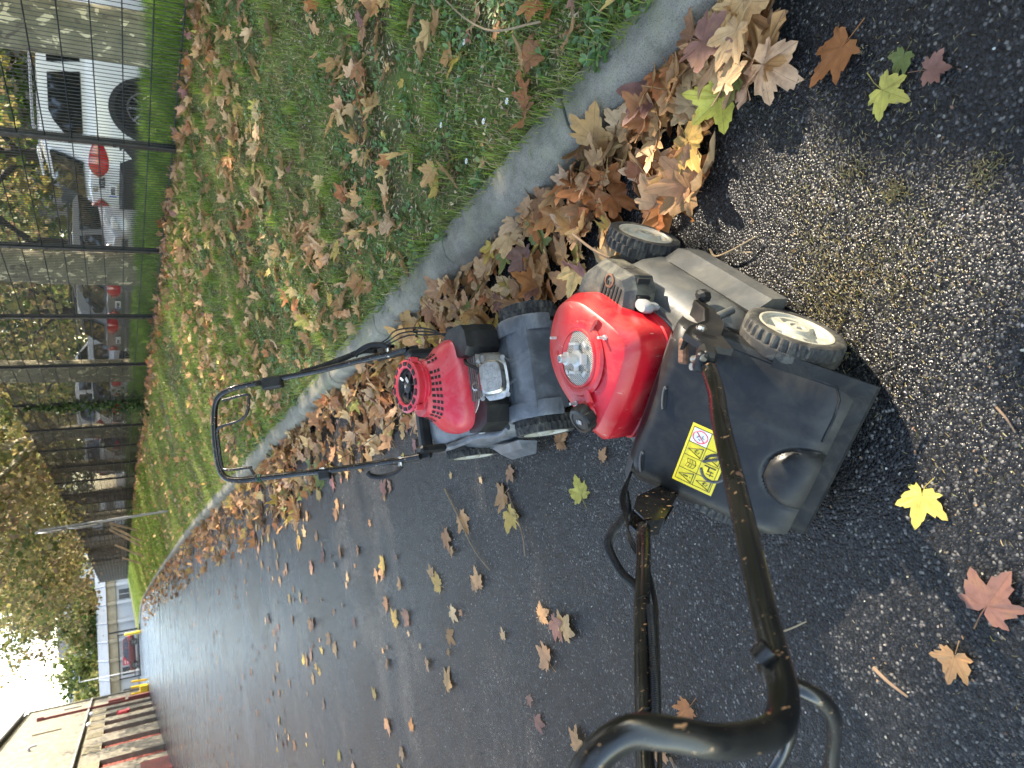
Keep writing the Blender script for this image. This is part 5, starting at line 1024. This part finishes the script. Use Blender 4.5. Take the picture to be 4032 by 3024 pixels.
# ------------------------------------------------------------------ fallen plane leaves
def leafmat(name, attr):
    m, nt, b = nodes_of(name)
    if attr: a = N(nt, 'ShaderNodeAttribute'); a.attribute_name = 'tint'; base = a.outputs['Color']; c = worldco(nt)
    else: oi = N(nt, 'ShaderNodeObjectInfo'); base = oi.outputs['Color']; c = worldco(nt)
    n1 = noise(nt, 26, 6, .7, c); n2 = noise(nt, 95, 4, .6, c)
    r1 = ramp(nt, n1.outputs[0], [(.28, g3(.62)), (.5, g3(1.0)), (.74, g3(1.28))]); o = mixc(nt, 1.0, base, r1.outputs[0], 'MULTIPLY')
    n4 = noise(nt, 14, 3, .6, c); r4 = ramp(nt, n4.outputs[0], [(.55, g3(0)), (.70, g3(.45))]); o = mixc(nt, r4.outputs[0], o, (.40, .22, .08))
    r2 = ramp(nt, n2.outputs[0], [(.24, g3(1)), (.33, g3(0))]); o = mixc(nt, r2.outputs[0], o, (.07, .035, .018))
    v = N(nt, 'ShaderNodeAttribute'); v.attribute_name = 'vein'; rv = ramp(nt, v.outputs['Fac'], [(.90, g3(0)), (.965, g3(.6))]); o = mixc(nt, rv.outputs[0], o, (.16, .085, .04))
    g = N(nt, 'ShaderNodeNewGeometry'); o = mixc(nt, g.outputs['Backfacing'], o, mixc(nt, .35, o, (.50, .40, .27)))
    nt.links.new(o, b.inputs['Base Color']); b.inputs['Roughness'].default_value = .55; b.inputs['Specular IOR Level'].default_value = .35
    bumpn(nt, b, n1.outputs[0], .25, .004)
    t = N(nt, 'ShaderNodeBsdfTranslucent'); nt.links.new(o, t.inputs[0]); mx = N(nt, 'ShaderNodeMixShader'); mx.inputs[0].default_value = .18
    nt.links.new(b.outputs[0], mx.inputs[1]); nt.links.new(t.outputs[0], mx.inputs[2]); nt.links.new(mx.outputs[0], nt.nodes['Material Output'].inputs[0])
leafmat('fallen_leaf', False); leafmat('fallen_leaf_mass', True)
def leaf_shape(seed):
    """plane-tree leaf about 1 unit wide: lobes with teeth, folded along the veins, curled; returns V, F, vein"""
    r = random.Random(seed)
    lob = [(90 + r.gauss(0, 4), 1.0), (38 + r.gauss(0, 5), .86), (142 + r.gauss(0, 5), .86), (-14 + r.gauss(0, 6), .55), (194 + r.gauss(0, 6), .55)]
    lob.sort(); pts = []   # (angle, radius, vein)
    a0 = lob[0][0] - 30; pts.append((-74, .20, 0)); pts.append((a0, .40, 0))
    for i, (a, q) in enumerate(lob):
        q *= r.uniform(.88, 1.1)
        pts += [(a - 17, q * r.uniform(.66, .76), 0), (a - 11, q * r.uniform(.68, .74), 0), (a - 8, q * r.uniform(.82, .88), .0), (a, q, 1), (a + 8, q * r.uniform(.82, .88), .0), (a + 11, q * r.uniform(.68, .74), 0), (a + 17, q * r.uniform(.66, .76), 0)]
        if i < 4: m = (a + lob[i + 1][0]) / 2; pts.append((m, r.uniform(.46, .58), 0))
    pts.append((lob[-1][0] + 30, .40, 0)); pts.append((254, .20, 0))
    cup = r.uniform(-.25, .55); fold = r.uniform(-.15, .55); roll = r.uniform(-.5, .5); ph = r.uniform(0, 6.28); tw = r.uniform(-.3, .3); crk = r.uniform(.02, .08)
    V = []; vein = []
    def Z(x, y, edge):
        d = math.hypot(x, y); z = cup * d * d * .55 + fold * abs(x) * .5 + roll * max(0, x * math.cos(ph) + y * math.sin(ph)) ** 2 * 1.2 + tw * x * y + crk * math.sin(x * 9 + ph) * math.sin(y * 8)
        return z
    V.append((0, 0, 0)); vein.append(1.0); n = len(pts)
    for f in (.55, 1.0):
        for a, q, ve in pts:
            x, y = q * f * math.cos(R(a)), q * f * math.sin(R(a)); z = Z(x, y, f) + (.035 if ve < .5 else -.01) * f
            V.append((x, y, z)); vein.append(1.0 if ve else 0.0)
    F = []
    for i in range(n - 1):
        F.append((0, 1 + i, 2 + i)); F.append((1 + i, 1 + n + i, 2 + n + i)); F.append((1 + i, 2 + n + i, 2 + i))
    # stalk
    L = r.uniform(.45, .8); k0 = len(V); bx = r.gauss(0, .12); zz = r.uniform(-.02, .15)
    for t in (0, .5, 1):
        w = .014 + .008 * (t == 1); x = bx * t * t; y = -L * t; z = .012 + zz * t * (1 - t)
        V += [(x - w, y, z), (x + w, y, z), (x, y, z + w * 1.4)]; vein += [.93] * 3
    for s in (0, 3):
        for a, b_ in ((0, 1), (1, 2), (2, 0)): F += [(k0 + s + a, k0 + s + b_, k0 + s + 3 + b_), (k0 + s + a, k0 + s + 3 + b_, k0 + s + 3 + a)]
    V = np.array(V); V[:, 2] -= np.percentile(V[:, 2], 12)
    return V * .60, np.array(F), np.array(vein)
SHP = [leaf_shape(s) for s in range(14)]
LM = [npmesh('fallen_leaf', V, F, 'fallen_leaf', {'vein': ve}) for V, F, ve in SHP]
LC = {'tan': (.46, .245, .105), 'brown': (.30, .14, .055), 'pale': (.56, .35, .17), 'ochre': (.46, .30, .07), 'green': (.16, .19, .05), 'yellow': (.50, .42, .09), 'rust': (.38, .14, .045), 'mauve': (.26, .12, .085)}
LK = ['tan'] * 12 + ['brown'] * 5 + ['pale'] * 9 + ['ochre'] * 2 + ['green'] * 1 + ['yellow'] * 1 + ['rust'] * 4 + ['mauve'] * 1
leaves = []   # (x,y,z,size,rx,ry,rz,shape,colour,zone)
def put(x, y, z, s, tilt, col, zone, rz=None, sh=None):
    leaves.append((x, y, z, s, random.gauss(0, tilt), random.gauss(0, tilt), random.uniform(0, 6.28) if rz is None else rz, random.randrange(14) if sh is None else sh, col, zone))
def inside(x, y, pad=0):   # footprint of the mowers' wheels and decks
    dx, dy = x - .158, y - 1.185; a = (dx + dy) * .7071; b_ = (dy - dx) * .7071
    return (-.06 - pad < a < .68 + pad and abs(b_) < .27 + pad) or (.37 - pad < x < .79 + pad and 1.98 - pad < y < 2.86 + pad)
# drift against the kerb, deep and overlapping nearby, a brown band farther on
for k in range(600):
    y = .95 + 6.5 * random.random() ** 1.25; wd = .40 if y < 2.2 else (.36 if y < 3 else .55); u = random.random() ** 1.5; x = float(kx(y)) - .03 - wd * u
    if inside(x, y, -.02) : continue
    if y < 1.25 and x < .92 + (1.25 - y) * .1: continue
    put(x, y, .006 + .075 * (1 - u) * random.random(), random.uniform(.115, .20) * (1.12 if y < 2 else 1), .38, random.choice(LK), 'drift')
for k in range(950):
    y = 6.5 + 56 * random.random() ** 1.5; u = random.random() ** 1.7; x = float(kx(y)) - .04 - (.55 + .02 * y) * u
    put(x, y, .006 + .07 * (1 - u) * random.random(), random.uniform(.13, .22), .4, random.choice(['tan', 'brown', 'brown', 'rust', 'tan', 'ochre', 'pale']), 'drift_far')
# lawn
for k in range(2300):
    y = .95 + 8.5 * random.random() ** 1.15; k0 = float(kx(y)) + .16; f0 = float(fx(y)); x = k0 + (f0 - k0) * random.random()
    if vnoise(np.array([x]), np.array([y]), 3.0, 21)[0] < random.uniform(-.7, .25): continue
    put(x, y, float(lawn_z(np.array(x), np.array(y))) + random.uniform(.015, .045), random.choice([.06, .08, .10, .12, .14, .16, .18]), .42, random.choice(LK + ['pale', 'tan'] * 6), 'lawn')
for k in range(750):
    y = 8 + 42 * random.random() ** 1.4; k0 = float(kx(y)) + .16; f0 = float(fx(y)); x = k0 + (f0 - k0) * random.random()
    put(x, y, float(lawn_z(np.array(x), np.array(y))) + random.uniform(.03, .06), random.uniform(.09, .17), .45, random.choice(['tan', 'tan', 'pale', 'brown', 'ochre']), 'lawn')
for k in range(560):   # rustling line under the fence
    y = 4.6 + 30 * random.random() ** 1.3; x = float(fx(y)) + random.gauss(-.10, .09); put(x, y, float(lawn_z(np.array(x), np.array(y))) + random.uniform(.01, .09), random.uniform(.10, .17), .6, random.choice(['brown', 'rust', 'tan', 'brown', 'mauve']), 'fence')
# open road: scattered, thinning to the left and far away
for k in range(300):
    y = 1.9 + 7 * random.random(); x = 1.0 - 3.4 * random.random() ** 1.2
    if inside(x, y, .02): continue
    put(x, y, .007, random.choice([.05, .07, .10, .12, .14, .16]), .05, random.choice(['tan', 'ochre', 'brown', 'mauve', 'pale', 'tan']), 'road')
for k in range(900):
    y = 8 + 50 * random.random() ** 1.1; x = .9 - 6.8 * random.random() ** 1.15; put(x, y, .008, random.uniform(.07, .14), .06, random.choice(['tan', 'brown', 'brown', 'rust', 'mauve']), 'road')
# leaves one can name, set where they lie in the picture
NAMED = [(.893, .80, .165, .35, 'rust', 'large orange brown plane leaf lying flat on the road below the kerb drift', 4), (.752, .748, .115, 2.1, 'yellow', 'mottled yellow green leaf beside the large orange brown leaf', 2), (.79, .69, .075, .5, 'green', 'small torn green leaf next to the mottled yellow green leaf', 6), (.733, .655, .085, 2.6, 'mauve', 'dark shrivelled grey brown leaf at the right of the road', 8),
         (-.051, .90, .115, 1.2, 'yellow', 'single yellow leaf lying on the sunlit tarmac near the rear flap', 5), (-.264, .837, .145, 3.9, 'mauve', 'purple brown leaf lying flat near the lower picture edge', 4), (-.359, .925, .10, 1.0, 'tan', 'brown leaf with long stalk beside the purple brown leaf', 6),
         (1.09, 1.07, .20, 2.3, 'mauve', 'largest dull purple leaf on top of the kerb drift', 1), (1.04, .965, .16, .6, 'pale', 'pale tan leaf overlapping the largest purple leaf', 3), (.945, 1.03, .15, 4.2, 'pale', 'curled pale pink tan leaf with green leaf beneath it', 5), (.093, 2.633, .17, 2.0, 'ochre', 'ochre leaf of the pair lying left of the two mowers', 2), (.175, 2.66, .16, .3, 'tan', 'tan leaf of the pair lying left of the two mowers', 6), (.10, 2.093, .13, 5.0, 'yellow', 'yellow edged leaf with stalks left of the nearest mower', 4),
         (.302, 2.178, .12, 3.4, 'brown', 'wrinkled brown leaf beside the front wheel of the far mower', 7), (-.329, 2.426, .14, 2.2, 'mauve', 'wet silvery folded leaf on the open road', 9), (-.549, 1.752, .11, .6, 'rust', 'reddish torn leaf between the two handle tubes', 8), (-.758, 2.411, .14, 4.4, 'tan', 'tan leaf beneath the handle cross bar', 3), (1.065, 2.233, .15, 1.1, 'green', 'green leaf edged yellow among the brown drift', 0)]
for i, (x, y, s, rz, col, lab, sh) in enumerate(NAMED):
    high = .11 if 'kerb drift' in lab and 'below' not in lab or 'purple leaf' in lab and 'largest' in lab or 'curled' in lab else (.05 if 'drift' in lab and 'below' not in lab else .008)
    o = link('fallen_leaf', LM[sh], None, (x, y, high), (random.gauss(0, .1), random.gauss(0, .1), rz)); o.scale = (s, s, s * (.6 if high < .02 else 1)); o.color = (*LC[col], 1); tag(o, lab, 'leaf', 'fallen leaves')
# the ones that show largest become objects of their own, the rest one mass
def seen(l):
    d = Vector((l[0], l[1], l[2] - 1.4)); f = d.dot(CF); u = d.dot(CR) / max(f, .01) / .5305; v = d.dot(CD) / max(f, .01) / .7074
    return l[3] / f if f > .1 and abs(u) < 1 and abs(v) < 1 else 0
order = sorted(range(len(leaves)), key=lambda i: -seen(leaves[i])); single = set(order[:300 - len(NAMED)])
ADJ = {'tan': 'dry tan', 'brown': 'dark brown', 'pale': 'pale beige', 'ochre': 'ochre yellow', 'green': 'half green', 'yellow': 'yellow', 'rust': 'rusty orange', 'mauve': 'purplish brown'}
WHERE = {'drift': 'heaped against the foot of the kerb', 'drift_far': 'in the brown band far along the kerb', 'lawn': 'lying on the lawn bank above the kerb', 'fence': 'in the leaf line under the fence', 'road': 'lying alone on the dark road'}
FORM = []
for V, F, ve in SHP: h_ = np.percentile(V[:, 2], 95) - np.percentile(V[:, 2], 5); FORM.append('flat' if h_ < .13 else ('curled' if h_ > .26 else 'wavy'))
def place(x, y, zone):
    if zone == 'drift': return ['at the near end of the kerb drift', 'in the drift by the nearest mower front wheel', 'in the drift between kerb and far mower', 'in the drift beside the far mower handle', 'in the drift beyond the far mower handle'][sum(y > t for t in (1.35, 1.95, 2.9, 4.0))]
    if zone == 'road': return 'on the road left of the far mower' if y < 3.2 else ('on the road beyond the far mower' if x > -.6 else 'on the wet road at the left')
    if zone == 'lawn': return ('on the lawn just above the kerb' if x < 2.0 else 'high on the lawn bank') + (' near the right edge' if y < 2.6 else '')
    return WHERE[zone]
Vs, Fs, Ts, Vn = [], [], [], []; off = 0
for i, (x, y, z, s, rx, ry, rz, sh, col, zone) in enumerate(leaves):
    c = np.clip(np.array(LC[col]) * random.uniform(.78, 1.22) * np.array([1, random.uniform(.92, 1.08), random.uniform(.85, 1.15)]), 0, 1); flat = .28 if zone == 'road' else 1.0
    if i in single:
        o = link('fallen_leaf', LM[sh], None, (x, y, z), (rx, ry, rz)); o.scale = (s, s, s * flat); o.color = (*c, 1)
        big = 'small' if s < .12 else ('large' if s > .175 else 'mid-sized'); form = FORM[sh]; w_ = place(x, y, zone)
        tag(o, f"{big} {form} {ADJ[col]} leaf {w_}", 'leaf', f"{big} {form} {ADJ[col]} leaves {w_}")
    else:
        V, F, ve = SHP[sh]; m = np.array(Matrix.LocRotScale(Vector((x, y, z)), __import__('mathutils').Euler((rx, ry, rz)), Vector((s, s, s * flat))))
        Vs.append(V @ m[:3, :3].T + m[:3, 3]); Fs.append(F + off); off += len(V); Ts.append(np.repeat(c[None], len(V), 0)); Vn.append(ve)
o = link('fallen_leaves', npmesh('fallen_leaves', np.concatenate(Vs), np.concatenate(Fs), 'fallen_leaf_mass', {'tint': np.concatenate(Ts), 'vein': np.concatenate(Vn)})); tag(o, 'countless more brown fallen leaves farther along the kerb, lawn and road', 'leaves', kind='stuff')
# ------------------------------------------------------------------ twigs, stalks
simple('twig', (.20, .13, .08), .8, vs=20, var=.3); simple('pale_twig', (.26, .19, .11), .75, vs=20, var=.25)
def twig(pts, r, lab, mat='twig', side=None):
    p0 = Vector(pts[0]); b = MB(); Q = bez([Vector(p) - p0 for p in pts], 5); b.tube(Q, r, 6, True, [r * (1 - .45 * k / len(Q)) for k in range(len(Q))])
    if side: S_ = bez([Vector(p) - p0 for p in side], 4); b.tube(S_, r * .6, 5)
    o = b.build('twig', mat, None, 60, p0); return tag(o, lab, 'twig', 'twigs lying on the ground')
twig([(.645, 1.285, .010), (.615, 1.262, .02), (.603, 1.20, .030), (.606, 1.124, .02)], .0034, 'pale forked twig lying beside the front wheel of the nearest mower', 'pale_twig', [(.606, 1.215, .028), (.590, 1.18, .02), (.579, 1.155, .012)])
twig([(-.392, 1.111, .008), (-.42, 1.08, .010), (-.444, 1.046, .010)], .0048, 'short straight reddish twig lying alone on the road', 'twig')
twig([(.90, 1.75, .09), (.80, 1.66, .08), (.755, 1.60, .06), (.75, 1.52, .03)], .005, 'thin bent twig poking from the drift beside the engine')
twig([(.28, 3.25, .01), (.12, 3.12, .014), (-.02, 3.02, .012), (-.12, 2.9, .008)], .0042, 'long crooked twig on the road left of the far mower', 'pale_twig')
twig([(-.70, 1.88, .008), (-.80, 1.82, .012), (-.9, 1.70, .008)], .004, 'thin dark twig on the wet road at the left')
twig([(-.98, 1.62, .008), (-1.06, 1.57, .01), (-1.13, 1.6, .008)], .005, 'reddish stalk near the left end of the road')
twig([(.18, 2.62, .008), (.02, 2.55, .012), (-.08, 2.56, .01)], .0036, 'brown twig beside the rear wheel of the far mower')
twig([(.085, .719, .006), (.06, .705, .012), (.035, .701, .006)], .0025, 'thin reddish stalk curled on the tarmac right of the mower')
twig([(1.50, 1.55, .21), (1.66, 1.80, .25), (1.95, 1.98, .30), (2.25, 2.0, .36)], .0042, 'long bare twig lying in the weeds near the kerb', 'pale_twig')
twig([(-.34, 1.40, .006), (-.32, 1.32, .010), (-.30, 1.26, .008)], .003, 'yellow leaf stalk under the handle', 'pale_twig')
# ------------------------------------------------------------------ mown grass clippings and grit (uncountable)
def clips(n, cx, cy, sx, sy, pal_, L=(.004, .015), W=(.0006, .0015)):
    x = rng.normal(cx, sx, n); y = rng.normal(cy, sy, n); k = x < 1.12; x, y = x[k], y[k]; n = len(x)
    return ovals(x, y, roadz(x, y) + rng.uniform(.002, .007, n), rng.uniform(*L, n), rng.uniform(*W, n), rng.uniform(0, 6.28, n), rng.normal(0, .2, n), pal(pal_, n, .3))
HAY = [(.32, .26, .12), (.42, .36, .20), (.22, .18, .08), (.26, .23, .09), (.15, .11, .06)]
PC = [clips(900, .55, .98, .14, .05, HAY), clips(420, .38, 1.0, .06, .04, HAY), clips(1000, .50, .82, .17, .09, HAY), clips(350, .25, .78, .30, .12, HAY), clips(160, .78, .75, .10, .12, HAY), clips(500, .2, .8, .5, .4, HAY, (.004, .012)),
      clips(200, .549, .783, .014, .012, HAY), clips(180, .498, .619, .018, .02, HAY), clips(120, .63, .86, .02, .02, HAY), clips(800, .42, .90, .06, .10, HAY)]
x = rng.uniform(-2.2, 1.1, 2600); y = .3 + 5 * rng.random(2600) ** 1.4; n = len(x); PC.append(ovals(x, y, roadz(x, y) + .003, rng.uniform(.003, .010, n), rng.uniform(.002, .006, n), rng.uniform(0, 6.28, n), rng.normal(0, .2, n), pal([(.30, .27, .22), (.12, .10, .08), (.42, .40, .36), (.20, .12, .07), (.08, .07, .06)], n, .3)))
V, F, T = cat(PC); tag(link('grass_clippings', npmesh('grass_clippings', V, F, 'litter', {'tint': T})), 'dry mown grass clippings and grit strewn over the tarmac', 'litter', kind='stuff')
